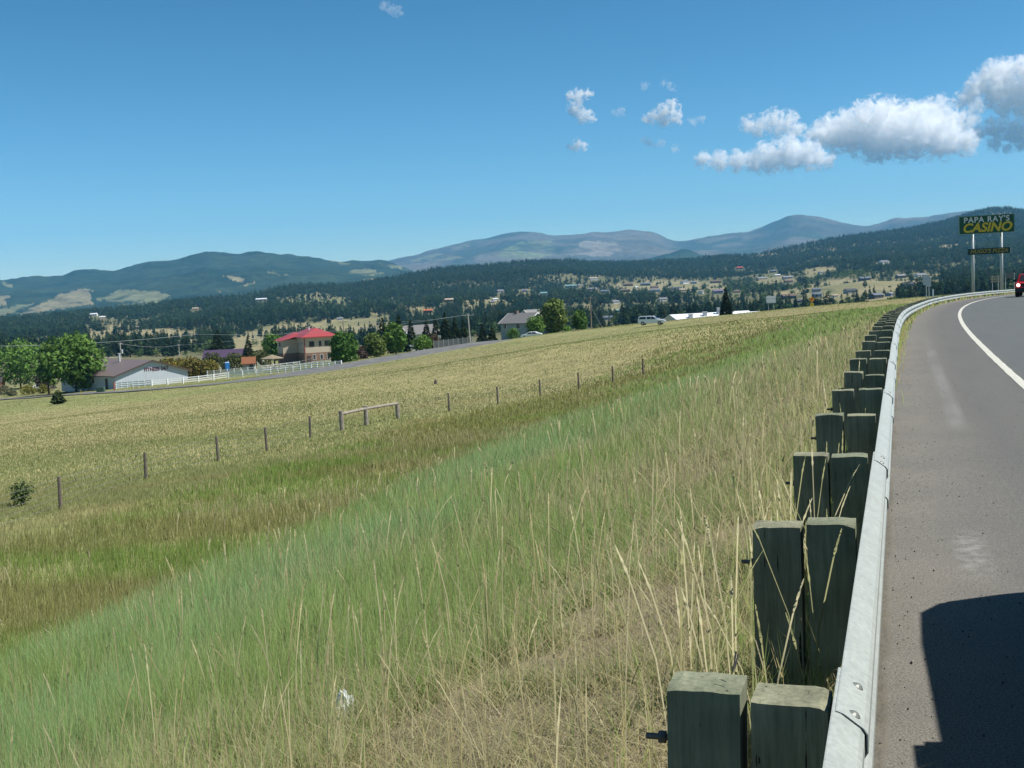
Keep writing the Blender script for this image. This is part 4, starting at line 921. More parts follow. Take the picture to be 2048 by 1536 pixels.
# ridge runs to the left-back; gable faces right
rd = Vector((-math.cos(math.radians(38)), math.sin(math.radians(38)), 0)); nd = Vector((rd.y, -rd.x, 0)); ctr = p+rd*GL_/2+nd*GW_/2*.98; zb = p.z-.9
gh, grf = gable_building('grey_house', 'blue grey two storey house with dark shingle roof and white barge boards', 'house', (ctr.x, ctr.y, zb), math.atan2(rd.y, rd.x), GL_, GW_, 4.5, 6.5, mat('blue_grey_siding', (.27,.33,.36), .85, .05, 2), mat('charcoal_shingle', (.15,.148,.15), .95, .2, 6), .45, trim=WHITE)
sgn = '+y' if (Matrix.Rotation(math.atan2(rd.y, rd.x), 3, 'Z') @ Vector((0, 1, 0))).y < 0 else '-y'; sy = (GW_/2)*(1 if sgn[0] == '+' else -1)
window(gh, (-1.2, sy, 3.6), 1.1, 1.1, sgn); window(gh, (2.6, sy, 3.6), .9, 1.1, sgn); window(gh, (-GL_/2, 1.5, 3.6), 1.1, 1.2, '-x'); window(gh, (-GL_/2, -1.6, 3.6), 1.1, 1.2, '-x')
MB().box((1.8, 0, 6.6), (.7, .7, .9)).build('chimney', mat('chimney_brick', (.2,.15,.12), .9), grf)
lt = MB().add([(-GL_/2-3.4,sy*.98,0),(-GL_/2-3.4,-sy*.2,0),(-GL_/2-.02,-sy*.2,0),(-GL_/2-.02,sy*.98,0),(-GL_/2-3.4,sy*.98,2.2),(-GL_/2-3.4,-sy*.2,2.2),(-GL_/2-.02,-sy*.2,3.9),(-GL_/2-.02,sy*.98,3.9)],[(0,1,5,4),(1,2,6,5),(2,3,7,6),(3,0,4,7),(4,5,6,7),(0,3,2,1)])
lt.build('lean_to', mat('blue_grey_siding_b', (.27,.33,.36), .85, .05, 2), gh)
p = spot(1053, 300); p2, _ = gable_building('blue_house', 'grey house end showing just above the grey house roof', 'house', (p.x+2.5, p.y, p.z+1.0), .6, 6, 6, 5.2, 7.3, mat('blue_wall', (.24,.31,.36), .85), mat('grey_shingle_b', (.2,.2,.2), .95, .15, 5), .4, trim=WHITE)
# --- white metal roofs beyond the crest
WR = ribbed('white_metal_roof', (.80,.82,.83), 1.3, 0, .35, .38)
p = spot(1428, 276); rzw = math.radians(12); zt = 1.71 + 276*(1-0)*0
def z_at(px_, py_, D): d = ray(px_, py_); return EYE + d[2]*D/d[1]
zr_ = z_at(1460, 624, 280); zw = zr_-5.2
wb, wrf = gable_building('white_roofed_hall', 'wide hall with shining white metal roof and vents, left of the dark spruce', 'building', (p.x, p.y+6, zw), rzw, 19.5, 15, 3.3, 5.2, mat('white_hall_wall', (.6,.6,.58), .8), WR, .4)
VENT = mat('grey_vent', (.4,.42,.43), .5, metal=.3)
for vx, vy, hh in ((-6.2, -3.6, .9), (-2.2, -2.6, 1.0), (1.9, -1.5, 1.5)):
    zz = 3.3+(1-abs(vy)/7.5)*1.9; m_ = MB().box((vx, vy, zz+hh/2-.1), (.85, .85, hh)); m_.box((vx, vy, zz+hh), (1.1, 1.1, .16)); m_.build('roof_vent', VENT, wrf)
p = spot(1500, 278); zr2 = z_at(1503, 624, 278); wc, _ = gable_building('white_roofed_shed', 'white roofed building with its gable end right of the dark spruce', 'building', (p.x-2.5, p.y+3, zr2-4.6), math.radians(172), 10, 11, 3.0, 4.6, mat('grey_hall_wall', (.33,.34,.35), .8), WR, .4, trim=WHITE)
# --- little shed, portable toilet, shelter in the yard
p = hit(496, 741); sh, _ = gable_building('yard_shed', 'small shed with rusty orange roof inside the white fences', 'shed', (p.x, p.y+1.5, p.z), .15, 3.0, 2.4, 1.75, 3.1, mat('grey_shed_wall', (.3,.28,.25), .9), mat('rusty_roof', (.24,.095,.045), .85, .2, 3), .18)
MB().box((.6, -1.22, .85), (.8, .06, 1.6)).build('door', DKTRIM, sh)
p = hit(455, 742); pt = thing('portable_toilet', 'bright blue portable toilet beside the orange roofed shed', 'portable toilet', p, .3)
BLU = mat('blue_plastic', (.03,.20,.55), .45, .06, 2); MB().box((0, 0, 1.05), (1.1, 1.15, 2.1), 0, .97).build('cabin', BLU, pt, bevel=.03)
MB().box((0, 0, 2.2), (1.16, 1.2, .2), 0, .8).build('roof_cap', mat('pale_blue_plastic', (.35,.5,.65), .4), pt, bevel=.03); MB().box((0, -.59, 1.0), (.75, .05, 1.8)).build('door', BLU, pt); MB().tube([(.35,.4,2.2),(.35,.4,2.6)], .05, 8).build('vent_pipe', WHITE, pt)
p = hit(545, 738); gzb = thing('picnic_shelter', 'picnic shelter with a flat tan cone roof beside the red roofed house', 'shelter', p, .2)
vs = [(0,0,3.15)]+[(2.5*math.cos(k*math.pi/4), 2.5*math.sin(k*math.pi/4), 2.35) for k in range(8)]+[(2.5*math.cos(k*math.pi/4), 2.5*math.sin(k*math.pi/4), 2.22) for k in range(8)]
MB().add(vs, [(0,1+k,1+(k+1) % 8) for k in range(8)]+[(1+k,9+k,9+(k+1) % 8,1+(k+1) % 8) for k in range(8)]+[tuple(range(9,17))]).build('roof', mat('tan_thatch', (.23,.19,.13), .9, .15, 4), gzb)
for k in range(4): MB().tube([(1.7*math.cos(k*math.pi/2+.4), 1.7*math.sin(k*math.pi/2+.4), -.2), (1.7*math.cos(k*math.pi/2+.4), 1.7*math.sin(k*math.pi/2+.4), 2.4)], .07, 6).build('post', mat('shelter_post', (.3,.22,.15), .9), gzb)
tb = thing('picnic_table', 'wooden picnic table under the tan cone shelter', 'table', (p.x, p.y, p.z), .5); tbm = mat('table_wood', (.36,.24,.14), .85)
MB().box((0,0,.75), (1.8,.8,.06)).build('table_top', tbm, tb)
for s in (-1, 1): MB().box((0,s*.75,.45), (1.8,.26,.05)).build('bench', tbm, tb); MB().box((s*.65,0,.36), (.08,1.3,.72)).build('leg', tbm, tb)
p = hit(565, 741); yl = thing('lumber_pile', 'heap of weathered poles and boards in the yard by the shelter', 'lumber', p, 0)
lm = MB()
for k in range(16): a_ = random.uniform(-.5, .5); c_ = (random.uniform(-3, 2.2), random.uniform(-1, 1)); lm.tube([(c_[0]-math.cos(a_)*1.0, c_[1]-math.sin(a_), random.uniform(0, .9)), (c_[0]+math.cos(a_)*.9, c_[1]+math.sin(a_)*.8, random.uniform(.1, 1.7))], .055, 5)
lm.build('pole_heap', mat('grey_poles', (.42,.36,.30), .9, .2, 3), yl)

# --- houses scattered over the hillside
WALLS = {'white': (.68,.67,.64), 'tan': (.38,.31,.22), 'brown': (.14,.09,.06), 'grey': (.28,.29,.30), 'blue': (.19,.25,.32), 'pink': (.40,.28,.24), 'teal': (.16,.27,.27), 'dark': (.07,.075,.085)}
ROOFS = {'grey': (.20,.20,.21), 'dark': (.055,.06,.07), 'brown': (.13,.085,.06), 'red': (.42,.07,.05), 'white': (.55,.56,.57), 'tan': (.35,.28,.2), 'teal': (.15,.27,.27), 'purple': (.16,.13,.2), 'slate': (.11,.13,.165), 'rust': (.38,.12,.05)}
WM = {k: mat('house_wall_'+k, v, .85) for k, v in WALLS.items()}; RM = {k: mat('house_roof_'+k, v, .75, .12, 3) for k, v in ROOFS.items()}
BRM = mat('maroon_roof', (.14,.04,.045), .8)
for (hx, hy, wpx, rf, wl, rz, lab) in HOUSES:
    p = hit(hx, hy) if hy < 690 else spot(hx, 330)
    D = p.y; Lh = wpx*D/F*.95; Wh = min(Lh*.72, 10.); hw = min(3.3, Lh*.26); hr = hw+Wh*.21
    t, r_ = gable_building('hillside_house', lab, 'house', (p.x, p.y, p.z+.3), rz, Lh, Wh, hw, hr, WM[wl], RM[rf] if hy < 690 else BRM, .4, 'houses on the hillside', base=4)
    for k in (-.28, .05, .32):
        if Lh > 5: MB().box((k*Lh, -Wh/2-.02, hw*.55), (min(1.6, Lh*.13), .08, 1.2)).build('window', GLASS, t)
# ================================================================== TREES AND SHRUBS NEAR THE FIELD
BARK = mat('bark', (.11,.08,.055), .95, .3, 6)
def leaf_cloud(g, cl, n, size, squash=.8, surf=.55):
    cl = np.array(cl); wgt = cl[:, 3]**2; idx = g.choice(len(cl), n, p=wgt/wgt.sum())
    d = g.normal(0, 1, (n, 3)); d /= np.linalg.norm(d, axis=1)[:, None]; rad_ = cl[idx, 3]*(surf+(1-surf)*g.random(n))**.6*(1+.18*g.normal(0, 1, n))
    c = cl[idx, :3]+d*rad_[:, None]*[1, 1, squash]
    nrm = d*.6+g.normal(0, .55, (n, 3))+[0, 0, .35]; nrm /= np.linalg.norm(nrm, axis=1)[:, None]
    t = np.cross(nrm, g.normal(0, 1, (n, 3))); t /= np.linalg.norm(t, axis=1)[:, None]; b = np.cross(nrm, t); s = size*(.6+.8*g.random(n))[:, None]
    V = np.stack([c+t*s, c+b*s*.62, c-t*s*.9, c-b*s*.62], 1); return V, idx, d
def crown(name, g, cl, n, size, c0, c1, parent, squash=.8, tint=None):
    V, idx, d = leaf_cloud(g, cl, n, size, squash); k = g.random(n)[:, None]; cluster = g.random(len(cl))[idx][:, None]
    col = np.array(c0)+(np.array(c1)-np.array(c0))*np.clip(.55*k+.55*cluster-.05, 0, 1)
    if tint is not None: col = np.where((g.random(n) < tint[1])[:, None], np.array(tint[0])*(.7+.6*k), col)
    return np_mesh(name, V.reshape(-1, 3), np.arange(n*4).reshape(-1, 4), LEAF, np.repeat(col, 4, 0), parent=parent)
def broadleaf(label, px_, py_, wpx, hpx, seed, c0, c1, n=2600, name='leafy_tree', shape='round', D=None, cat='tree', tint=None, dens=1., group=None):
    p = hit(px_, py_) if D is None else spot(px_, D); D_ = p.y; w_ = wpx*D_/F; h = hpx*D_/F
    if D is not None: h = (py_-(py_-hpx))*D_/F; zb = z_at(px_, py_, D_); p.z = min(p.z, zb); h = zb+hpx*D_/F-p.z
    g = np.random.default_rng(seed); t = thing(name, label, cat, p, 0, group)
    cl = []
    nc = 15 if shape != 'bush' else 9
    for i in range(nc):
        u = (i+.5)/nc; zz = h*(.22+.68*u) if shape != 'bush' else h*(.2+.55*u)
        prof = {'round': math.sin(math.pi*(.16+.76*u))**.8, 'cone': (1-u)**.6*.95+.12, 'bush': math.sqrt(max(.05, 1-u*u))*.95}[shape]
        a = i*2.4+g.normal(0, .4); r = w_/2*prof*(.38+.3*g.random()); cr = w_*(.20+.10*g.random())*(.6+.5*prof)
        cl.append((r*math.cos(a), r*math.sin(a), zz, cr))
    tm = MB(); tk = max(.05, h*.022)
    tm.tube([(0,0,-.4),(g.normal(0,.03)*h,0,h*.3),(g.normal(0,.04)*h,g.normal(0,.03)*h,h*.62),(0,0,h*.85)], [tk, tk*.75, tk*.45, tk*.15], 7)
    for c in cl[2::3]: tm.tube([(0,0,h*.25+.1*c[2]), (c[0]*.5,c[1]*.5,(h*.25+c[2])*.55), (c[0],c[1],c[2])], [tk*.5, tk*.35, tk*.1], 5)
    tm.build('trunk', BARK, t, smooth=True)
    sz = max(.16 if h > 1.6 else .055, min(.42, h*.055))
    crown('crown', g, cl, int(n*dens), sz, c0, c1, t, tint=tint); return t
def spruce(label, px_, py_, wpx, hpx, seed, c0, c1, n=420, name='spruce_tree', D=None, group=None, slim=None, bare=.05, lobes=1.):
    p = hit(px_, py_) if D is None else spot(px_, D); h = hpx*p.y/F
    if D is not None: zb = z_at(px_, py_, p.y); p.z = min(p.z, zb); h = zb+hpx*p.y/F-p.z
    t = thing(name, label, 'tree', p, random.uniform(0, 6), group)
    v, f, s = conifer(n, seed, wpx/hpx/2*1.12 if slim is None else slim, bare, lobes, .3); crn = s > 0
    v = v*[h*(hpx*p.y/F)/h]*3 if False else v*h
    if D is not None: pass
    f = f[[bool(crn[i*3]) for i in range(len(f))]]; used = np.unique(f); rem = np.zeros(len(v), int); rem[used] = np.arange(len(used))
    k = np.random.default_rng(seed).random(len(used)//3).repeat(3)[:, None]; col = np.array(c0)+(np.array(c1)-np.array(c0))*k
    np_mesh('crown', v[used], rem[f], LEAF, col, parent=t)
    MB().tube([(0,0,-.4),(0,0,h*.5),(0,0,h*.93)], [h*.02, h*.013, h*.004], 6).build('trunk', BARK, t); return t
LG0, LG1 = (.07,.155,.028), (.17,.28,.06); DG0, DG1 = (.045,.105,.022), (.11,.20,.04); YG0, YG1 = (.13,.13,.03), (.26,.22,.05); DC0, DC1 = (.018,.034,.017), (.042,.06,.028)
broadleaf('light green tree at the left picture edge beside the brown house', 42, 778, 104, 92, 1, LG0, LG1, 3400, dens=1.1)
broadleaf('large dense green tree left of the fitness hall', 152, 784, 110, 114, 2, DG0, LG1, 4600, dens=1.1)
broadleaf('pale leafy tree top showing behind the large dense green tree', 98, 770, 40, 92, 3, LG0, (.16,.21,.07), 1200, D=236)
broadleaf('dull purple shrub under the large dense green tree', 92, 782, 40, 50, 4, (.05,.035,.035), (.09,.07,.06), 900, name='purple_shrub', shape='bush', cat='shrub')
for i, (bx, by, bw, bh, lab) in enumerate(((340,752,52,44,'yellow green bush touching the fitness hall roof'), (385,755,64,46,'tallest olive yellow bush between fitness hall and inner white fence'), (420,752,44,36,'rusty yellow bush at the right end of the row by the fitness hall'), (372,742,60,36,'yellow topped bush at the back of the row by the fitness hall'))):
    broadleaf(lab, bx, by, bw, bh, 10+i, YG0 if i != 1 else (.09,.09,.02), YG1, 1500, name='yellow_bush', shape='bush', cat='bush', tint=((.20,.10,.03), .14), D=246+(i == 3)*10, group='yellow bushes by the hall')
spruce('dark spruce behind the purple roofed house', 439, 706, 40, 48, 21, DC0, DC1, D=350)
spruce('short olive conifer right of the purple roofed house', 499, 716, 28, 46, 22, (.04,.055,.025), (.09,.10,.045), D=325)
broadleaf('bright green tree touching the left end of the red roofed house', 549, 716, 42, 50, 23, LG0, LG1, 2000, D=318)
for i, (bx, by, bw, bh, lab) in enumerate(((428,722,50,22,'low green bush left in the hedge below the purple roof'), (470,722,52,22,'low green bush mid hedge below the purple roof'), (520,720,50,26,'taller green bush right in the hedge below the purple roof'))):
    broadleaf(lab, bx, by, bw, bh, 30+i, (.05,.07,.02), (.12,.13,.04), 900, name='hedge_bush', shape='bush', cat='bush', D=300, group='hedge below the purple roof')
broadleaf('dense round green tree right of the red roofed house', 688, 730, 60, 66, 40, DG0, (.10,.19,.04), 3600, D=226)
broadleaf('yellow green loose tree right of the dense round tree', 748, 719, 46, 52, 41, (.08,.12,.03), (.18,.23,.06), 2400, D=236)
broadleaf('purple brown shrub between the round tree and the loose tree', 722, 721, 30, 34, 42, (.06,.035,.035), (.11,.075,.06), 900, name='purple_shrub', shape='bush', cat='shrub', D=233)
broadleaf('bright green tree standing tallest beside the side road', 791, 712, 50, 68, 43, LG0, (.13,.21,.05), 2800, D=240)
broadleaf('low green shrub at the road edge under the conifers', 845, 701, 44, 34, 44, LG0, LG1, 1400, shape='bush', name='green_shrub', cat='shrub', D=246)
broadleaf('dull red brown shrub left of the grey paling fence', 868, 690, 34, 28, 45, (.06,.04,.03), (.13,.10,.05), 800, shape='bush', name='purple_shrub', cat='shrub', D=258)
for i, (bx, by, bw, bh, lab, dd) in enumerate(((768,692,40,58,'dark conifer behind the bright green tree by the side road',262), (800,690,34,62,'tall dark conifer right behind the bright green tree',268), (824,690,30,52,'dark conifer right of the bright green tree',262),
    (855,684,26,46,'slim conifer left in the row behind the paling fence',272), (873,686,26,50,'second conifer from the left behind the paling fence',270), (892,686,34,62,'tallest conifer in the row behind the paling fence',272), (912,684,28,54,'conifer right of the tallest one behind the paling fence',274), (929,684,24,46,'slim conifer next to the leaning power pole',276),
    (966,680,24,32,'small conifer left of the grey house',282), (985,679,20,30,'smallest conifer close left of the grey house',286))):
    spruce(lab, bx, by, bw, bh, 60+i, DC0, (.05,.07,.03) if i % 2 else DC1, 330, D=dd, group='conifers by the side road')
broadleaf('small green shrub in front of the grey house wall', 1027, 678, 30, 26, 81, LG0, LG1, 900, shape='bush', name='green_shrub', cat='shrub', D=256)
broadleaf('small tree in front of the grey house gable', 1072, 676, 40, 44, 82, DG0, LG1, 1700, D=252)
broadleaf('tall yellow green poplar right of the grey house', 1107, 674, 54, 78, 83, (.07,.12,.03), (.20,.25,.07), 3200, name='poplar_tree', D=262)
broadleaf('round green tree between poplar and wooden power pole', 1161, 666, 32, 46, 84, DG0, LG1, 1600, D=266)
broadleaf('small green bush left of the wooden power pole base', 1133, 668, 30, 18, 85, LG0, LG1, 600, shape='bush', name='green_shrub', cat='shrub', D=262)
spruce('dark pointed spruce between the two white roofs', 1453, 640, 37, 66, 90, (.014,.028,.016), (.034,.05,.026), 620, D=262)
# in the field and by its fence
t = spruce('small bushy spruce alone in the dry field', 117, 808, 36, 29, 91, (.03,.055,.02), (.075,.10,.035), 520, name='young_spruce', lobes=.6)
broadleaf('scraggly leafy shrub standing at the wire fence', 45, 1012, 48, 50, 92, (.08,.125,.045), (.16,.20,.08), 620, name='fence_shrub', cat='shrub', shape='round')
for i, (bx, by, bw, bh, lab) in enumerate(((8,790,34,22,'grey green shrub cut by the left picture edge'), (58,789,36,21,'yellow green clipped shrub left of its twin by the side road'), (86,787,30,20,'yellow green clipped shrub right of its twin by the side road'), (24,792,26,14,'low pale shrub between the edge shrub and the clipped pair'))):
    broadleaf(lab, bx, by, bw, bh, 95+i, YG0 if i in (1, 2) else (.09,.10,.05), (.24,.23,.05) if i in (1, 2) else (.2,.2,.11), 1000, name='roadside_shrub', shape='bush', cat='shrub', group='shrubs by the side road')
# low scrub over the far field edge in front of the valley wood
# ================================================================== FENCES
GREYW = mat('weathered_post', (.15,.125,.105), .95, .3, 8); WIRE = mat('fence_wire', (.32,.32,.31), .5, metal=.6)
FP = [(121,1020,68),(292,960,54),(437,923,47),(534,902,48),(621,876,38)]; FP2 = [(899,823,34),(996,809,35),(1081,793,31),(1158,779,27),(1226,766,24),(1287,752,18)]
def fence(posts, label, extra0=None, extra1=None):
    P_ = [hit(x, y) for x, y, h in posts]; o0 = P_[0]; t = thing('wire_fence', label, 'fence', o0, 0); pts = []
    if extra0 is not None: pts.append(Vector(extra0)-o0)
    for p, (x, y, h) in zip(P_, posts):
        hh = max(1.15, h*p.y/F); l = p-o0; m = MB().tube([l+Vector((0,0,-.4)), l+Vector((random.uniform(-.03,.03),random.uniform(-.03,.03),hh))], [.068, .06], 8)
        m.build('fence_post', GREYW, t); pts.append(l)
    if extra1 is not None: pts.append(Vector(extra1)-o0)
    for k, z_ in enumerate((.22, .45, .68, .9, 1.12)):
        w_ = MB(); q = []
        for a, b in zip(pts[:-1], pts[1:]):
            for j in range(6): f_ = j/6; q.append(a.lerp(b, f_)+Vector((0, -.05, z_-.05*math.sin(math.pi*f_))))
        q.append(pts[-1]+Vector((0, -.05, z_))); w_.tube(q, .0055, 4, cap=False); w_.build('wire', WIRE, t)
    return t
BR = [hit(684, 861), hit(733, 851), hit(796, 838)]
_e0 = hit(-70, 1085, 80)
fence(FP, 'wire fence on thin dark posts running from the left edge to the wooden brace', extra0=_e0, extra1=BR[0])
fence(FP2, 'wire fence on dark steel posts running from the wooden brace towards the rise', extra0=BR[2])
bt = thing('brace_fence', 'weathered three post wooden brace with two rails midway along the wire fence', 'fence', BR[0], 0); BW = wood_mat('silver_wood', (.19,.17,.145), (.38,.345,.29))
for p, hpx in zip(BR, (39, 39, 33)):
    l = p-BR[0]; MB().tube([l+Vector((0,0,-.4)), l+Vector((0,0,hpx*p.y/F+.02))], [.135, .125], 10).build('brace_post', BW, bt)
for (a, b, za, zb) in ((BR[0], BR[1], .93, .98), (BR[1], BR[2], .98, .95)): MB().tube([a-BR[0]+Vector((0,-.09,za)), b-BR[0]+Vector((0,-.09,zb))], .085, 8).build('brace_rail', BW, bt)
p = hit(871, 768); st = MB().tube([(0,0,-.2),(.03,0,.28),(.02,.02,.42)], [.13,.14,.10], 7); o = st.build('stump', GREYW); o.location = p; tag(o, 'short dark stump alone in the middle of the dry field', 'stump')

VINYL = mat('white_vinyl', (.80,.80,.79), .45, .04, 2)
def rail_fence(label, pix, n, h=1.2, rails=3, D=None, gate=False):
    A_ = [hit(*q) if D is None else spot(q[0], D[i]) for i, q in enumerate(pix)]; o0 = A_[0]; t = thing('rail_fence', label, 'fence', o0, 0)
    P2 = np.array([(p.x, p.y) for p in A_]); d = np.concatenate([[0], np.cumsum(np.linalg.norm(np.diff(P2, axis=0), axis=1))]); L_ = d[-1]
    us = np.linspace(0, L_, n); pts = [Vector((float(np.interp(u, d, P2[:, 0])), float(np.interp(u, d, P2[:, 1])), 0)) for u in us]
    for q in pts: q.z = gz(q.x, q.y); 
    pts = [q-o0 for q in pts]
    for q in pts: MB().box((q.x, q.y, q.z+h/2-.1), (.17, .17, h+.3), math.atan2(pts[-1].y-pts[0].y, pts[-1].x-pts[0].x)).build('fence_post', VINYL, t)
    for k in range(rails):
        z_ = h*(.92-.32*k); m = MB()
        for a, b in zip(pts[:-1], pts[1:]):
            r = math.atan2(b.y-a.y, b.x-a.x); nx, ny = -math.sin(r)*.025, math.cos(r)*.025
            m.add([(a.x+s1*nx, a.y+s1*ny, a.z+z_+s2*.085) for s1 in (-1,1) for s2 in (-1,1)]+[(b.x+s1*nx, b.y+s1*ny, b.z+z_+s2*.085) for s1 in (-1,1) for s2 in (-1,1)], [(0,1,3,2),(4,6,7,5),(0,4,5,1),(2,3,7,6),(1,5,7,3),(0,2,6,4)])
        m.build('fence_rail', VINYL, t)
    return t
rail_fence('long white three rail fence along the side road before the fitness hall', [(232,777.5),(300,773),(380,766),(455,757),(540,748),(600,742),(683,735)], 26, 1.12)
rail_fence('inner white rail fence stepping up behind the long roadside fence', [(415,754),(510,746)], 8, 1.25, 3)
rail_fence('white rail fence of the corral in front of the picnic shelter', [(522,744),(600,735)], 7, 1.3, 3)
rail_fence('rear white rail fence between blue toilet and shed', [(462,740),(478,738)], 4, 1.2, 3)
rail_fence('rear white rail fence running behind the orange roofed shed to the shelter', [(500,733),(535,727)], 6, 1.25, 3)
t_ = rail_fence('row of white pickets before the brick ground floor of the red roofed house', [(600,735),(660,727)], 8, .8, 1)
for (px_, py_, dx, lab) in ((437,746,1.7,'tall white slanted gate wing left of the blue toilet'), (515,746,2.1,'tall white slanted gate wing right of the orange roofed shed')):
    p = hit(px_, py_); g_ = MB().add([(0,0,-.2),(dx*.5,0,-.2),(dx*.5,0,1.1),(0,0,2.3),(0,.08,-.2),(dx*.5,.08,-.2),(dx*.5,.08,1.1),(0,.08,2.3)], [(0,1,2,3),(4,7,6,5),(0,4,5,1),(1,5,6,2),(2,6,7,3),(3,7,4,0)])
    o = g_.build('gate_wing', mat('cream_vinyl', (.74,.68,.55), .5)); o.location = p; tag(o, lab, 'gate', 'gate wings of the corral')
# white kerb logs beside the side road
for i, (a_, b_) in enumerate(((708,738),(742,751),(756,770))):
    pa, pb = hit(a_, 728-(a_-708)*.13), hit(b_, 728-(b_-708)*.13); m = MB().tube([(0,0,.18), (pb.x-pa.x, pb.y-pa.y, pb.z-pa.z+.18)], .2, 7); o = m.build('kerb_log', VINYL); o.location = pa
    tag(o, ('longest white log edging the side road under the purple shrub', 'shortest white log edging the side road, in the middle', 'white log edging the side road under the bright green tree')[i], 'log', 'white logs along the side road')
# grey paling fence
A_, B_ = spot(868, 252), spot(945, 258); t = thing('paling_fence', 'grey paling fence between the side road and the conifer row', 'fence', A_, 0); pm = MB()
for k in range(58):
    q = (B_-A_)*(k/57); pm.box((q.x, q.y, q.z+.75), (.11, .04, 1.75))
pm.build('palings', mat('grey_paling', (.27,.27,.28), .8, .15, 4), t); fm = MB()
for k in range(9): q = (B_-A_)*(k/8); fm.box((q.x, q.y-.08, q.z+.8), (.1, .1, 1.95))
fm.build('fence_frame', mat('pale_post', (.5,.5,.48), .7), t)
# dark yard fence under the left trees
A_, B_ = hit(84, 782), hit(228, 776); t = thing('yard_fence', 'grey pipe and board yard fence under the left trees', 'fence', A_, 0)
for k in range(15): q = (B_-A_)*(k/14); MB().tube([(q.x, q.y, q.z-.2), (q.x, q.y, q.z+1.25)], .05, 6).build('fence_post', mat('yard_post', (.22,.2,.18), .9) if k == 0 else bpy.data.materials['yard_post'], t)
for z_ in (.5, 1.0): MB().tube([(0,0,z_), tuple((B_-A_)+Vector((0,0,z_)))], .04, 6).build('fence_rail', bpy.data.materials['yard_post'], t)
p = hit(229, 781); o = MB().box((0,0,.7),(.22,.22,1.5)).build('marker_post', mat('faded_red', (.45,.16,.12), .8)); o.location = p; tag(o, 'faded red marker post at the left end of the long white fence', 'post')
p = hit(202, 785); o = MB().box((0,0,.45),(1.3,.9,.95)).build('utility_box', mat('green_metal', (.06,.10,.06), .5), bevel=.04); o.location = p; tag(o, 'dark green utility box at the road edge before the yard fence', 'utility box')
for i, (a_, b_) in enumerate(((162,792),(263,782))):
    p = hit(a_, b_); o = MB().box((0,0,.45),(.10,.04,1.0)).add([(-.08,-.03,.8),(.08,-.03,.8),(.08,-.03,1.0),(-.08,-.03,1.0),(-.08,.03,.8),(.08,.03,.8),(.08,.03,1.0),(-.08,.03,1.0)],[(0,1,2,3),(7,6,5,4),(0,4,5,1),(2,6,7,3)]).build('gas_marker', mat('yellow_marker_%s' % ('b' if i else 'a'), (.55,.42,.08), .6)); o.location = p
    tag(o, ('yellow marker stake in the field edge below the dense green tree', 'yellow marker stake in the field edge before the long white fence')[i], 'marker', 'yellow marker stakes')

# ================================================================== POLES AND WIRES
DPOLE = mat('dark_pole_wood', (.035,.033,.03), .9); PW = mat('pole_wood', (.23,.19,.15), .9, .2, 3); PWL = mat('pale_pole_wood', (.40,.38,.34), .9, .2, 3); INS = mat('insulator', (.5,.5,.5), .3); CAB = mat('pale_cable', (.48,.50,.52), .4, metal=.3)
def pole(label, px_, ytop, D, arm=2.4, m=PW, lean=0, ybase=None, trans=False, arms=1):
    p = spot(px_, D); h = z_at(px_, ytop, D)-p.z; t = thing('utility_pole', label, 'utility pole', p, 0, 'power poles'); 
    MB().tube([(0,0,-.5), (lean*h, 0, h)], [.17, .11] if m is not DPOLE else [.09, .06], 8).build('pole_shaft', m, t)
    for k in range(arms):
        if arm: 
            ar = MB().box((lean*h, .12, h-.5-1.2*k), (arm, .10, .13)).build('crossarm', m, t); MB().tube([(lean*h-arm*.3,.14,h-.55-1.2*k),(lean*h,.1,h-1.3-1.2*k)], .03, 5).build('arm_brace', m, t)
            for s in (-.45, 0.12, .45): MB().tube([(lean*h+s*arm, .12, h-.43-1.2*k), (lean*h+s*arm, .12, h-.2-1.2*k)], .05, 6).build('insulator', INS, ar)
    if trans: MB().tube([(.3,0,h-2.6),(.3,0,h-1.7)], .24, 10).build('transformer', mat('grey_can', (.45,.46,.47), .4), t)
    return Vector((p.x+lean*h, p.y, p.z+h-.3))
W1 = pole('pale leaning power pole beside the paling fence', 941, 626, 256, 2.6, PWL, -.035)
W2 = pole('dark power pole with crossarm rising behind the red roofed house', 690, 640, 345, 3.2)
W3 = pole('grey power pole standing behind the fitness hall roof', 246, 684, 268, .9, PWL, trans=True)
W4 = pole('tall wooden power pole with a wide crossarm right of the round green tree', 1183, 592, 268, 2.6)
W5 = pole('slim dark pole close right of the wide crossarm pole', 1204, 606, 272, 0, DPOLE)
W6 = pole('short power pole far behind the yellow bushes', 362, 688, 420, 1.2, PWL)
W7 = pole('thin dark pole right of the white pickup', 1347, 592, 290, 0, DPOLE)
W8 = pole('thin dark pole left of the pair of poles by the white pickup', 1332, 606, 292, 0, DPOLE)
def cable(label, a, b, sag, r=.028, grp='overhead wires'):
    m = MB(); q = []
    for j in range(17): f_ = j/16; v_ = a.lerp(b, f_); q.append(tuple(v_-a+Vector((0, 0, -4*sag*f_*(1-f_)))))
    m.tube(q, r, 5); o = m.build('wire', CAB); o.location = a; tag(o, label, 'wire', grp)
E0 = lambda px_, py_, D: Vector((spot(px_, D).x, D, z_at(px_, py_, D)))
cable('upper overhead wire from the leaning pole across the red roof level', W1, E0(400, 668, 290), 1.6, .035)
cable('long pale wire sweeping left from above the hall to the picture edge', E0(400, 668, 290), E0(-60, 692, 262), .8, .035)
cable('lower wire crossing behind the hall from pole to far pole', W3, W6, .8, .03)
cable('wire from the far pole to above the purple roofed house', W6, E0(640, 655, 400), 1., .035)
cable('short wire from the grey pole down towards the left trees', W3+Vector((0,0,-3)), E0(190, 714, 262), .2, .035)
cable('wire between the dark crossarm pole and the leaning pole', W2, W1, 1.0, .03)
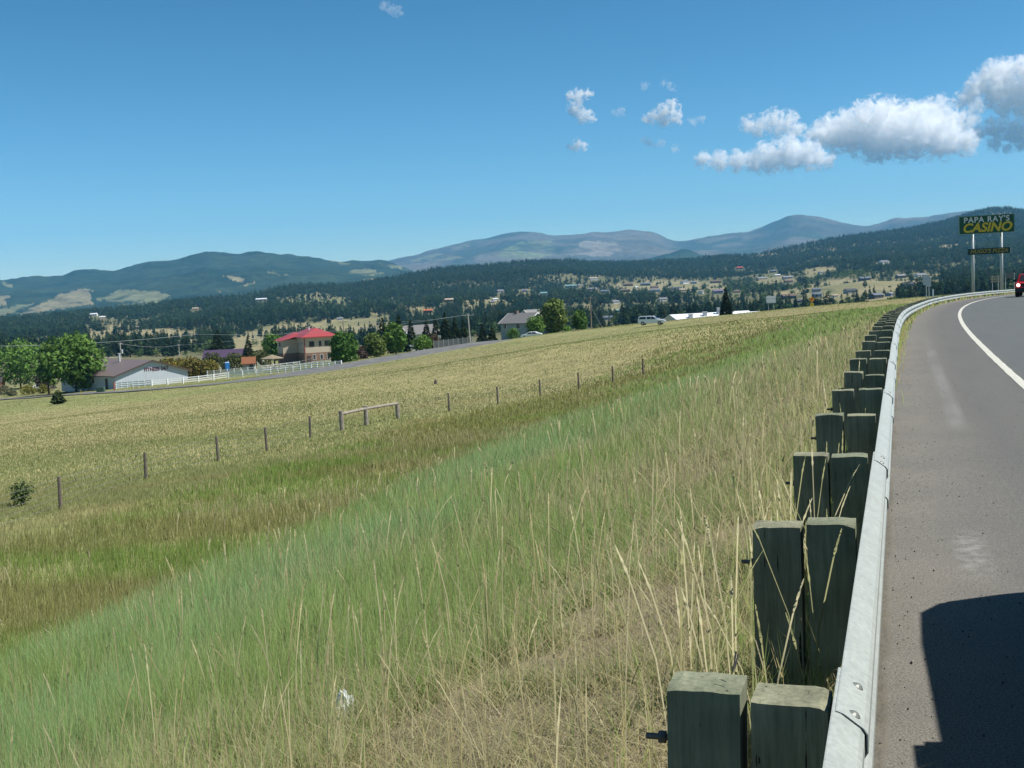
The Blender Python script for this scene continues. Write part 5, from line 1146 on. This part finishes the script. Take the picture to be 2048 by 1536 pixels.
cable('guy wire slanting from the wide crossarm pole to the ground', W4+Vector((0,0,-2)), E0(1205, 655, 270), .02, .025)

# ================================================================== SIGNS
SGREEN = mat('sign_green', (.012,.075,.035), .45, .12, 1.5); SDARK = mat('sign_dark_green', (.010,.045,.03), .45); YEL = mat('sign_yellow', (.62,.46,.03), .5, .1, 2); OLD = mat('faded_gold', (.33,.25,.05), .6); SWH = mat('sign_white', (.62,.66,.64), .5)
STL = mat('pale_steel_pole', (.42,.46,.47), .45, .05, 2, metal=.2)
D_ = 150.; pc = spot(1981, D_); yawS = math.radians(-18)
cs_ = thing('casino_sign', 'tall green roadside sign on two steel poles reading casino over pizza', 'sign', pc, 0)
def zrel(px_, py_): return z_at(px_, py_, D_)-pc.z
sc_px = D_/F
zt, zb2 = zrel(1975, 431), zrel(1975, 466); wd = 101*sc_px
zc = (zt+zb2)/2; hh = zt-zb2
tilt = 0
xo = spot(1975, D_).x-pc.x
MB().box((xo, 0, zc), (wd, .55, hh), yawS).build('main_panel', SGREEN, cs_, bevel=.04)
def on(mx, dy, z_): return (xo+mx*math.cos(yawS)-dy*-math.sin(yawS)*-1*0+(-dy)*-math.sin(yawS)*1*-1, mx*math.sin(yawS)-dy*math.cos(yawS), z_)
def face(mx, out, z_, cx=0): c, s = math.cos(yawS), math.sin(yawS); return (cx+mx*c+out*s, mx*s-out*c, z_)
rot = (math.radians(90), 0, yawS)
text_part("PAPA RAY'S", SWH, cs_, .98, face(0, .285, zc+hh*.27, xo), rot, bold=.022, sx=.98, spacing=1.12, ext=.01)
text_part('CASINO', YEL, cs_, 1.58, face(.0, .285, zc-hh*.19, xo), rot, shear=.25, bold=.05, sx=1.0, ext=.012)
fr = MB()
for s in (-1, 1): c_ = face(s*wd/2, .0, zc, xo); fr.box(c_, (.07, .62, hh+.1), yawS); c_ = face(0, 0, zc+s*hh/2, xo); fr.box(c_, (wd+.1, .60, .07), yawS)
fr.build('panel_frame', mat('sign_edge', (.12,.22,.14), .5), cs_)
xo2 = spot(1979, D_).x-pc.x; zt, zb2 = zrel(1979, 496), zrel(1979, 508); zc2 = (zt+zb2)/2; w2 = 79*sc_px
MB().box((xo2, 0, zc2), (w2, .45, zt-zb2), yawS).build('lower_panel', SDARK, cs_, bevel=.03)
text_part("HUGO'S PIZZA", OLD, cs_, .66, face(0, .235, zc2, xo2), rot, shear=.22, bold=.015, sx=.98, ext=.01, spacing=1.05)
MB().box(face(w2/2+.03, 0, zc2, xo2), (.06, .5, zt-zb2), yawS).build('panel_end', SWH, cs_)
for px_ in (1953.5, 2004): xx = spot(px_, D_).x-pc.x; yy = (xx-xo)*math.tan(yawS)+.62; MB().tube([(xx, yy, -1.), (xx, yy, zb2+4.2)], .19, 12).build('sign_pole', STL, cs_, smooth=True)
# blank billboard back, warning sign, sign backs, delineator
p = spot(1543, 245); bl = thing('blank_billboard', 'blank pale board on two thin poles at the crest of the field', 'sign', p, 0); z1, z0 = z_at(1543, 592, 245)-p.z, z_at(1543, 606, 245)-p.z
BWH = ribbed('sign_back_metal', (.52,.57,.58), 1.4, 2, .5); MB().box((0,0,(z1+z0)/2), (1.95, .06, z1-z0)).build('board', BWH, bl)
for s in (-.55, .55): MB().tube([(s,.06,-.4),(s,.06,z1-.1)], .045, 6).build('sign_post', STL, bl)
MB().box((0,.06,(z1+z0)/2-.3), (1.9,.04,.08)).build('brace', STL, bl)
p = spot(1624, 215); ws = thing('warning_sign', 'orange diamond warning sign with a yellow plate under it at the field crest', 'sign', p, 0); ORG = mat('sign_orange', (.62,.24,.02), .5, .05, 3); z1, z2 = z_at(1624, 599, 215)-p.z, z_at(1624, 608, 215)-p.z
MB().add([(0,-.05,z1+.62),(.52,-.05,z1),(0,-.05,z1-.62),(-.52,-.05,z1),(0,-.03,z1+.62),(.52,-.03,z1),(0,-.03,z1-.62),(-.52,-.03,z1)], [(0,1,2,3),(7,6,5,4),(0,4,5,1),(1,5,6,2),(2,6,7,3),(3,7,4,0)]).build('diamond_plate', ORG, ws)
MB().tube([(-.14,-.055,z1-.2),(-.14,-.055,z1+.05),(.1,-.055,z1+.22)], .05, 5).build('arrow_symbol', mat('sign_black', (.01,.01,.01), .5), ws)
MB().box((0,-.045,z2-.12), (.62,.02,.50)).build('speed_plate', mat('sign_bright_yellow', (.72,.55,.02), .5), ws); MB().box((0,-.058,z2-.12), (.2,.004,.2)).build('plate_symbol', bpy.data.materials['sign_black'], ws); MB().tube([(0,.0,-.5),(0,.0,z1+.5)], .04, 6).build('sign_post', STL, ws)
def signback(label, px_, y1, y0, D, w_, posts, name='sign_back', m=BWH, bars=0):
    p = spot(px_, D); t = thing(name, label, 'sign', p, -.3); a_, b_ = z_at(px_, y1, D)-p.z, z_at(px_, y0, D)-p.z
    if not bars: MB().box((0,0,(a_+b_)/2), (w_,.05,a_-b_)).build('plate', m, t)
    else:
        for k in range(bars): MB().box((0,0,b_+(a_-b_)*(k+.5)/bars), (w_,.05,(a_-b_)/bars*.62)).build('plate', m, t)
    for s in posts: MB().tube([(s,.06,-.5),(s,.06,a_)], .05, 6).build('sign_post', STL, t)
signback('grey sign back standing taller at the bend left of the casino sign', 1853, 550, 570, 128, .62, (0,), 'sign_back')
signback('grey sign back half hidden behind the taller one at the bend', 1858.5, 556, 573, 129, .45, (0,), 'sign_back')
signback('small slatted pale sign seen between the casino sign poles', 1991, 551, 565, 170, 1.25, (-.4, .4), bars=3, m=mat('pale_tan_metal', (.3,.29,.22), .6))
signback('faint grey sign with frame right of the casino sign poles', 2020, 545, 556, 172, 1.2, (-.6, .6), m=mat('dull_grey_metal', (.12,.14,.15), .6))
_p, _n, _t = at_line(88, 3.4); o = MB().box((0,0,.55),(.10,.03,1.5)).build('delineator', SWH); o.location = (_p[0], _p[1], gz(_p[0], _p[1])); tag(o, 'white delineator post behind the bend of the guardrail', 'post')
p = spot(880, 262); ss_ = thing('road_sign', 'small white road sign before the conifer row', 'sign', p, 0); zz = z_at(880, 674, 262)-p.z
for s in (-1, 1): MB().box((s*.17,0,zz), (.26,.04,.8)).build('plate', SWH, ss_)
MB().tube([(0,.05,-.3),(0,.05,zz+.3)], .035, 6).build('sign_post', STL, ss_)
p = hit(824, 703); mbx = thing('mailbox', 'pale mailbox on a white post beside the side road', 'mailbox', p, .3); MB().box((0,0,.5),(.14,.14,1.1)).build('mailbox_post', VINYL, mbx); MB().box((0,0,1.25),(1.0,.45,.45)).build('mailbox_box', mat('grey_mailbox', (.33,.37,.45), .5), mbx, bevel=.08); MB().box((.25,0,1.0),(.5,.5,.06)).build('shelf', VINYL, mbx)
p = spot(1648, 180); o = MB().tube([(0,0,-.4),(0,0,z_at(1648, 584, 180)-p.z)], .045, 6).build('thin_post', GREYW); o.location = p; tag(o, 'thin grey post on the grassy rise right of the warning sign', 'post')
# litter in the grass
g = np.random.default_rng(5); q = hit(692, 1470); Vb = []; 
import bmesh
bm = bmesh.new(); bmesh.ops.create_icosphere(bm, subdivisions=4, radius=1)
for v in bm.verts:
    c_ = v.co; n_ = fbm(np.array([c_.x*3.6+5]), np.array([c_.y*2.2+c_.z*3]), 4)[0]; k_ = .75+.7*(n_-.5); v.co = Vector((c_.x*.06*k_, c_.y*.05*k_, c_.z*.15*k_+.17))
me = bpy.data.meshes.new('litter_bag'); bm.to_mesh(me); bm.free(); me.materials.append(mat('white_plastic', (.75,.78,.77), .45, spec=.5)); o = bpy.data.objects.new('litter_bag', me); C.objects.link(o); o.location = q-Vector((0, 0, .05)); tag(o, 'crumpled white litter caught in the grass low in the picture', 'litter')

# ================================================================== VEHICLES
TYRE = mat('tyre_rubber', (.018,.018,.018), .85); RIM = mat('alloy_rim', (.4,.4,.41), .35, metal=.8); LAMP = mat('headlight_glass', (.7,.72,.72), .12, spec=.7); PLAS = mat('black_plastic', (.02,.02,.021), .6); TAIL = mat('tail_lamp', (.3,.01,.01), .3)
def vehicle(name, label, cat, loc, rz, prof, glassrow, W, paint, wheels, wr, wins, hood_x, lower=None, rack=False):
    """prof: side outline (x forward, z up). Narrower above the belt. wins: side windows (quads in x,z)."""
    t = thing(name, label, cat, loc, rz); belt, top = glassrow
    def hwid(z): return W/2*(1-.16*max(0, (z-belt)/(top-belt))) if z > belt else W/2*(1-.05*max(0, (belt-z-.45)))
    n = len(prof); vs = [(x, -hwid(z), z) for x, z in prof]+[(x, hwid(z), z) for x, z in prof]
    MB().add(vs, [tuple(range(n)), tuple(range(n, 2*n))[::-1]]+[(i, i+n, (i+1) % n+n, (i+1) % n) for i in range(n)]).build('body', paint, t, bevel=.035, seg=2)
    for sg in (-1, 1):
        for wq in wins:
            m = MB(); a_ = [(x, sg*(hwid(z)+.012), z) for x, z in wq]; b_ = [(x, sg*(hwid(z)-.03), z) for x, z in wq]; k = len(wq)
            m.add(a_+b_, [tuple(range(k)), tuple(range(k, 2*k))[::-1]]+[(i, i+k, (i+1) % k+k, (i+1) % k) for i in range(k)]).build('side_window', GLASS, t)
        for wx in wheels:
            w_ = MB().tube([(wx, sg*(W/2-.22), wr), (wx, sg*(W/2-.18), wr), (wx, sg*(W/2+.0), wr), (wx, sg*(W/2+.03), wr)], [wr*.9, wr, wr, wr*.9], 20).build('wheel', TYRE, t)
            MB().tube([(wx, sg*(W/2+.0), wr), (wx, sg*(W/2+.045), wr)], [wr*.62, wr*.55], 14).build('rim', RIM, w_)
        MB().box((hood_x+.12, sg*(W/2+.12), belt+.12), (.14, .22, .18)).build('mirror', PLAS if lower else paint, t, bevel=.03)
    return t, hwid
REDP = mat('red_paint', (.42,.012,.018), .28, spec=.6); WHP = mat('white_car_paint', (.74,.76,.78), .25, spec=.6)
# red off-roader coming round the bend
rq, rn, rt = at_line(95.5, -2.58); PRF = [(2.1,.42),(2.18,.62),(2.12,1.02),(1.0,1.10),(.62,1.14),(.25,1.68),(-1.75,1.70),(-2.05,1.15),(-2.12,.85),(-2.1,.42),(-1.7,.34),(1.7,.34)]
rdv, hw_ = vehicle('red_truck', 'red off road vehicle with roof rack and lit headlight coming round the bend', 'car', (rq[0], rq[1], float(zroad(94.5))+.0), math.atan2(-rt[1], -rt[0]), PRF, (1.1, 1.7), 1.86, REDP, (-1.35, 1.38), .38,
    [[(.50,1.15),(.22,1.60),(-.45,1.62),(-.45,1.15)], [(-.53,1.15),(-.53,1.62),(-1.25,1.62),(-1.25,1.15)], [(-1.33,1.15),(-1.33,1.6),(-1.75,1.58),(-1.9,1.15)]], .55, True)
MB().add([(.66,-.74,1.17),(.66,.74,1.17),(.31,.66,1.62),(.31,-.66,1.62),(.60,-.74,1.15),(.60,.74,1.15),(.25,.66,1.60),(.25,-.66,1.60)], [(0,1,2,3),(7,6,5,4),(0,4,5,1),(1,5,6,2),(2,6,7,3),(3,7,4,0)]).build('windscreen', GLASS, rdv)
MB().box((2.14, 0, .90), (.10, 1.05, .24)).build('grille', PLAS, rdv, bevel=.02); MB().box((2.17, 0, .53), (.22, 1.86, .28)).build('bumper', PLAS, rdv, bevel=.05)
LIT = bpy.data.materials.new('lit_headlight'); LIT.use_nodes = True; LIT.node_tree.nodes['Principled BSDF'].inputs['Emission Color'].default_value = (1,.9,.7,1); LIT.node_tree.nodes['Principled BSDF'].inputs['Emission Strength'].default_value = 3
for s in (-1, 1): MB().tube([(2.14, s*.70, .89), (2.21, s*.70, .89)], .115, 12).build('headlight', LIT, rdv); MB().box((2.14, s*.88, .70), (.1,.1,.1)).build('turn_lamp', mat('amber_lamp_%s' % ('l' if s < 0 else 'r'), (.6,.2,.02), .3), rdv)
for s in (-1, 1): MB().box((0, s*.80, 1.04), (2.6, .3, .06)).build('belt_trim', PLAS, rdv); MB().tube([(.1, s*.6, 1.74),(-1.6, s*.6, 1.74)], .03, 6).build('rack_rail', PLAS, rdv)
rk = MB().box((-.7, 0, 1.83), (1.3, 1.1, .14)).build('roof_rack', PLAS, rdv, bevel=.03)
MB().box((2.2, 0, .38), (.03, .4, .14)).build('number_plate', SWH, rdv)
# white pickup with canopy on the side road
p = hit(1304, 652); D_ = p.y; PRW = [(2.75,.45),(2.80,.70),(2.70,1.05),(1.35,1.17),(.55,1.84),(-.9,1.88),(-2.55,1.86),(-2.75,1.2),(-2.8,.55),(-2.3,.38),(2.3,.38)]
wv, hw_ = vehicle('white_pickup', 'white pickup with a closed canopy driving right along the crest of the field', 'car', (p.x, p.y, p.z+.18), math.radians(-20), PRW, (1.18, 1.88), 1.95, WHP, (-1.75, 1.8), .40,
    [[(1.12,1.24),(.62,1.72),(.05,1.74),(.05,1.24)], [(-.05,1.24),(-.05,1.74),(-.85,1.76),(-.85,1.24)], [(-1.05,1.28),(-1.05,1.74),(-2.35,1.73),(-2.5,1.28)]], 1.25)
MB().add([(1.33,-.82,1.22),(1.33,.82,1.22),(.64,.72,1.79),(.64,-.72,1.79),(1.25,-.82,1.2),(1.25,.82,1.2),(.56,.72,1.75),(.56,-.72,1.75)], [(0,1,2,3),(7,6,5,4),(0,4,5,1),(1,5,6,2),(2,6,7,3),(3,7,4,0)]).build('windscreen', GLASS, wv)
MB().box((2.74,0,.92),(.12,1.1,.26)).build('grille', PLAS, wv, bevel=.02); MB().box((2.82,0,.6),(.16,1.9,.22)).build('bumper', RIM, wv, bevel=.04)
for s in (-1, 1): MB().box((2.71, s*.75, .95),(.12,.34,.22)).build('headlight', LAMP, wv, bevel=.03); MB().box((-2.76, s*.88, 1.0),(.08,.16,.4)).build('tail_lamp', TAIL, wv)
wv.scale = (.79, .79, .79)
# white car partly hidden behind the rise
p = spot(1063, 246); p.z = z_at(1063, 677, 246); PRC = [(2.2,.35),(2.25,.6),(2.1,.88),(1.1,.97),(.45,1.42),(-.9,1.45),(-1.75,1.1),(-2.2,1.02),(-2.25,.45),(-1.8,.3),(1.8,.3)]
cv_, hw_ = vehicle('white_car', 'white car roof and windows half hidden by the rise before the grey house', 'car', (p.x, p.y, p.z), math.radians(170), PRC, (.95, 1.45), 1.8, WHP, (-1.35, 1.4), .32, [[(.95,1.0),(.42,1.35),(-.15,1.36),(-.15,1.0)], [(-.22,1.0),(-.22,1.36),(-.88,1.36),(-1.35,1.02)]], .85)
MB().add([(1.12,-.7,1.0),(1.12,.7,1.0),(.52,.64,1.40),(.52,-.64,1.40),(1.06,-.7,.97),(1.06,.7,.97),(.46,.64,1.36),(.46,-.64,1.36)], [(0,1,2,3),(7,6,5,4),(0,4,5,1),(1,5,6,2),(2,6,7,3),(3,7,4,0)]).build('windscreen', GLASS, cv_)
# small white car under the left trees
p = hit(68, 783); c2 = vehicle('parked_car', 'small white car parked under the left trees behind clipped shrubs', 'car', (p.x, p.y+4, gz(p.x, p.y+4)), math.radians(20), PRC, (.95, 1.45), 1.8, WHP, (-1.35, 1.4), .32, [[(.95,1.0),(.42,1.35),(-.15,1.36),(-.15,1.0)], [(-.22,1.0),(-.22,1.36),(-.88,1.36),(-1.35,1.02)]], .85)
# the vehicle standing beside the camera, outside the frame; its shadow falls on the shoulder
_c, _n, _t = at_line(5.9, -1.30); yawv = math.atan2(_t[1], _t[0])+math.radians(2.3)
fwd = Vector((math.cos(yawv), math.sin(yawv), 0)); lft = Vector((-fwd.y, fwd.x, 0))
FRONT = Vector((3.24, 5.98, 0)); vo = FRONT-fwd*2.75-lft*1.0
PRV = [(2.75,.4),(2.78,.8),(2.72,1.1),(2.60,1.70),(2.42,1.93),(1.9,1.99),(-2.6,1.98),(-2.75,1.8),(-2.78,.5),(-2.3,.35),(2.3,.35)]
vn, hw_ = vehicle('parked_van', 'tall dark van standing on the shoulder just outside the right picture edge', 'van', (vo.x, vo.y, .0), yawv, PRV, (1.15, 1.99), 2.0, mat('dark_blue_paint', (.03,.04,.07), .3, spec=.5), (-1.8, 1.8), .36, [[(2.3,1.2),(2.1,1.75),(1.0,1.78),(1.0,1.2)], [(.85,1.2),(.85,1.78),(-.9,1.78),(-.9,1.2)], [(-1.05,1.2),(-1.05,1.78),(-2.5,1.75),(-2.5,1.2)]], 1.45)
MB().box((.34, 1.07, 1.42), (.62, .24, .40)).build('mirror', PLAS, vn, bevel=.04); MB().tube([(.42,.95,1.22),(.42,1.2,1.25)], .03, 6).build('mirror_arm', PLAS, vn)
# ================================================================== CLOUDS (solid bodies of scattering droplets, 20 km away)
def cloud(name, label, puffs, D, dens=.02, seed=0, rag=.85, scale=1.):
    """puffs: (photo x, y, radius in pixels). Each becomes a ball at distance D; noise eats the edges."""
    g = random.Random(seed); m2 = D/F; pts = []
    for x_, y_, r_ in puffs:
        d = ray(x_, y_); P_ = Vector((d[0], d[1], d[2]))*(D/d[1])+Vector((0, 0, EYE)); pts.append((P_+Vector((0, g.uniform(-.5, .5)*r_*m2, 0)), r_*m2*1.18))
    c0 = sum((p for p, r in pts), Vector())/len(pts)
    mb = bpy.data.metaballs.new('tmp'); mb.resolution = max(r for p, r in pts)*.16; mb.threshold = .12
    for p, r in pts: e = mb.elements.new(); e.co = (p-c0); e.radius = r*1.55
    mo = bpy.data.objects.new('tmp', mb); C.objects.link(mo); dg = bpy.context.evaluated_depsgraph_get(); me = bpy.data.meshes.new_from_object(mo.evaluated_get(dg)); bpy.data.objects.remove(mo)
    me.name = name; o = bpy.data.objects.new(name, me); C.objects.link(o); o.location = c0; tag(o, label, 'cloud', 'fair weather clouds')
    m = bpy.data.materials.new('cloud_vapour'); m.use_nodes = True; n = m.node_tree.nodes; l = m.node_tree.links; n.remove(n['Principled BSDF'])
    pv = n.new('ShaderNodeVolumePrincipled'); pv.inputs['Color'].default_value = (1, 1, 1, 1); pv.inputs['Anisotropy'].default_value = .0; l.new(pv.outputs[0], n['Material Output'].inputs['Volume'])
    tc = n.new('ShaderNodeTexCoord'); acc = None
    for p, r in pts:
        mp = n.new('ShaderNodeVectorMath'); mp.operation = 'DISTANCE'; l.new(tc.outputs['Object'], mp.inputs[0]); mp.inputs[1].default_value = p-c0
        mr = n.new('ShaderNodeMapRange'); mr.clamp = False; mr.inputs[1].default_value = 0; mr.inputs[2].default_value = r; mr.inputs[3].default_value = 1; mr.inputs[4].default_value = 0; l.new(mp.outputs['Value'], mr.inputs[0])
        if acc is None: acc = mr.outputs[0]
        else:
            mm = n.new('ShaderNodeMath'); mm.operation = 'SMOOTH_MAX'; mm.inputs[2].default_value = .25; l.new(acc, mm.inputs[0]); l.new(mr.outputs[0], mm.inputs[1]); acc = mm.outputs[0]
    no = n.new('ShaderNodeTexNoise'); no.inputs['Scale'].default_value = .0050*scale; no.inputs['Detail'].default_value = 8; no.inputs['Roughness'].default_value = .60; no.inputs['Distortion'].default_value = .6; l.new(tc.outputs['Object'], no.inputs[0])
    ns = n.new('ShaderNodeMapRange'); ns.clamp = False; ns.inputs[1].default_value = .3; ns.inputs[2].default_value = .7; ns.inputs[3].default_value = -rag; ns.inputs[4].default_value = rag*.8; l.new(no.outputs[0], ns.inputs[0])
    ad = n.new('ShaderNodeMath'); ad.operation = 'ADD'; l.new(acc, ad.inputs[0]); l.new(ns.outputs[0], ad.inputs[1])
    dr = n.new('ShaderNodeMapRange'); dr.inputs[1].default_value = .06; dr.inputs[2].default_value = .50; dr.inputs[3].default_value = 0; dr.inputs[4].default_value = dens; l.new(ad.outputs[0], dr.inputs[0]); l.new(dr.outputs[0], pv.inputs['Density'])
    me.materials.clear(); me.materials.append(m); return o
DC = 20000.
cloud('cloud', 'largest bright cumulus bank right of the middle, flat based', [(1640,270,22),(1670,262,30),(1705,262,38),(1745,255,46),(1790,258,46),(1830,262,44),(1870,268,40),(1900,280,30),(1745,285,34),(1800,288,30),(1690,275,26),(1850,235,26),(1775,238,28),(1930,285,22),(1780,305,16)], DC, .013, 1, 1.0, 1.6)
cloud('cloud', 'towering grey based cumulus cut by the right picture edge', [(1990,150,26),(2015,142,26),(2045,145,28),(2080,150,40),(1965,170,24),(1995,180,30),(2035,185,34),(2075,190,40),(1945,190,18),(1925,200,15),(2010,215,20),(2050,220,26),(1985,258,20),(2020,262,24),(2055,265,28),(1960,262,14),(1995,285,16),(2015,297,11),(2050,290,14)], DC*1.03, .012, 2, 1.0, 1.6)
cloud('cloud', 'flat tapering white cloud below the largest bank', [(1405,321,16),(1440,323,18),(1475,323,19),(1510,322,21),(1545,315,27),(1575,307,29),(1605,308,27),(1635,316,20),(1655,322,13),(1525,300,14)], DC*.98, .014, 3, 1.05, 2.0)
cloud('cloud', 'thin torn veil joining the largest bank to the towering cloud', [(1815,228,18),(1840,222,18),(1865,215,19),(1890,225,22),(1905,245,24),(1880,205,15),(1920,262,22),(1860,240,20),(1935,240,18),(1940,275,18),(1900,270,20),(1955,215,16)], DC*1.02, .008, 14, 1.25, 2.2)
cloud('cloud', 'ragged thin cloud left of the largest bank', [(1498,250,16),(1520,252,18),(1550,240,20),(1575,245,20),(1590,260,16),(1510,262,12),(1560,258,16)], DC*1.01, .009, 4, 1.2, 2.2)
cloud('cloud', 'small round white cloud in the middle of the sky', [(1328,224,15),(1345,212,14),(1312,233,13),(1352,236,12),(1293,238,9),(1332,240,12)], DC, .013, 5, 1.2, 2.2)
cloud('cloud', 'upper puff of the stacked pair at the left of the clouds', [(1158,190,12),(1143,192,10),(1176,187,9),(1160,201,8)], DC, .013, 6, 1.25, 2.6)
cloud('cloud', 'lower puff of the stacked pair at the left of the clouds', [(1155,222,13),(1144,218,10),(1172,231,12),(1184,238,8),(1165,236,10)], DC, .013, 7, 1.25, 2.6)
cloud('cloud', 'small low puff under the stacked pair', [(1155,290,11),(1141,295,7),(1167,294,8)], DC, .013, 8, 1.25, 2.6)
cloud('cloud', 'faint scrap of cloud under the small round cloud', [(1288,279,8),(1300,286,9),(1320,288,8),(1352,297,8)], DC, .006, 9, 1.25, 2.6)
cloud('cloud', 'faint wisp above the small round cloud', [(1327,166,7),(1338,172,7),(1347,177,6),(1289,172,8)], DC, .0035, 10, 1.25, 2.6)
cloud('cloud', 'lone faint wisp near the top of the sky', [(768,11,9),(780,16,10),(793,21,10),(802,27,6)], DC, .0028, 11, 1.25, 2.6)
cloud('cloud', 'tiny scrap right of the stacked pair', [(1240,224,9),(1228,222,6)], DC, .004, 12, 1.25, 2.6)
cloud('cloud', 'faint scrap right of the small round cloud', [(1385,243,9),(1402,238,8)], DC, .004, 13, 1.25, 2.6)
# ================================================================== HAZE
HB = 900.
hm = MB().box((1500, 5500, (HB-280)/2), (26000, 15500, HB+280))
me = bpy.data.meshes.new('haze'); me.from_pydata(hm.v, [], hm.f); ho = bpy.data.objects.new('haze', me); C.objects.link(ho); tag(ho, kind='stuff')
hmz = bpy.data.materials.new('haze_air'); hmz.use_nodes = True; n = hmz.node_tree.nodes; n.remove(n['Principled BSDF']); pv = n.new('ShaderNodeVolumePrincipled')
pv.inputs['Color'].default_value = (.20,.58,1,1); pv.inputs['Density'].default_value = 5.5e-5; pv.inputs['Anisotropy'].default_value = .0; hmz.node_tree.links.new(pv.outputs[0], n['Material Output'].inputs['Volume']); me.materials.append(hmz)
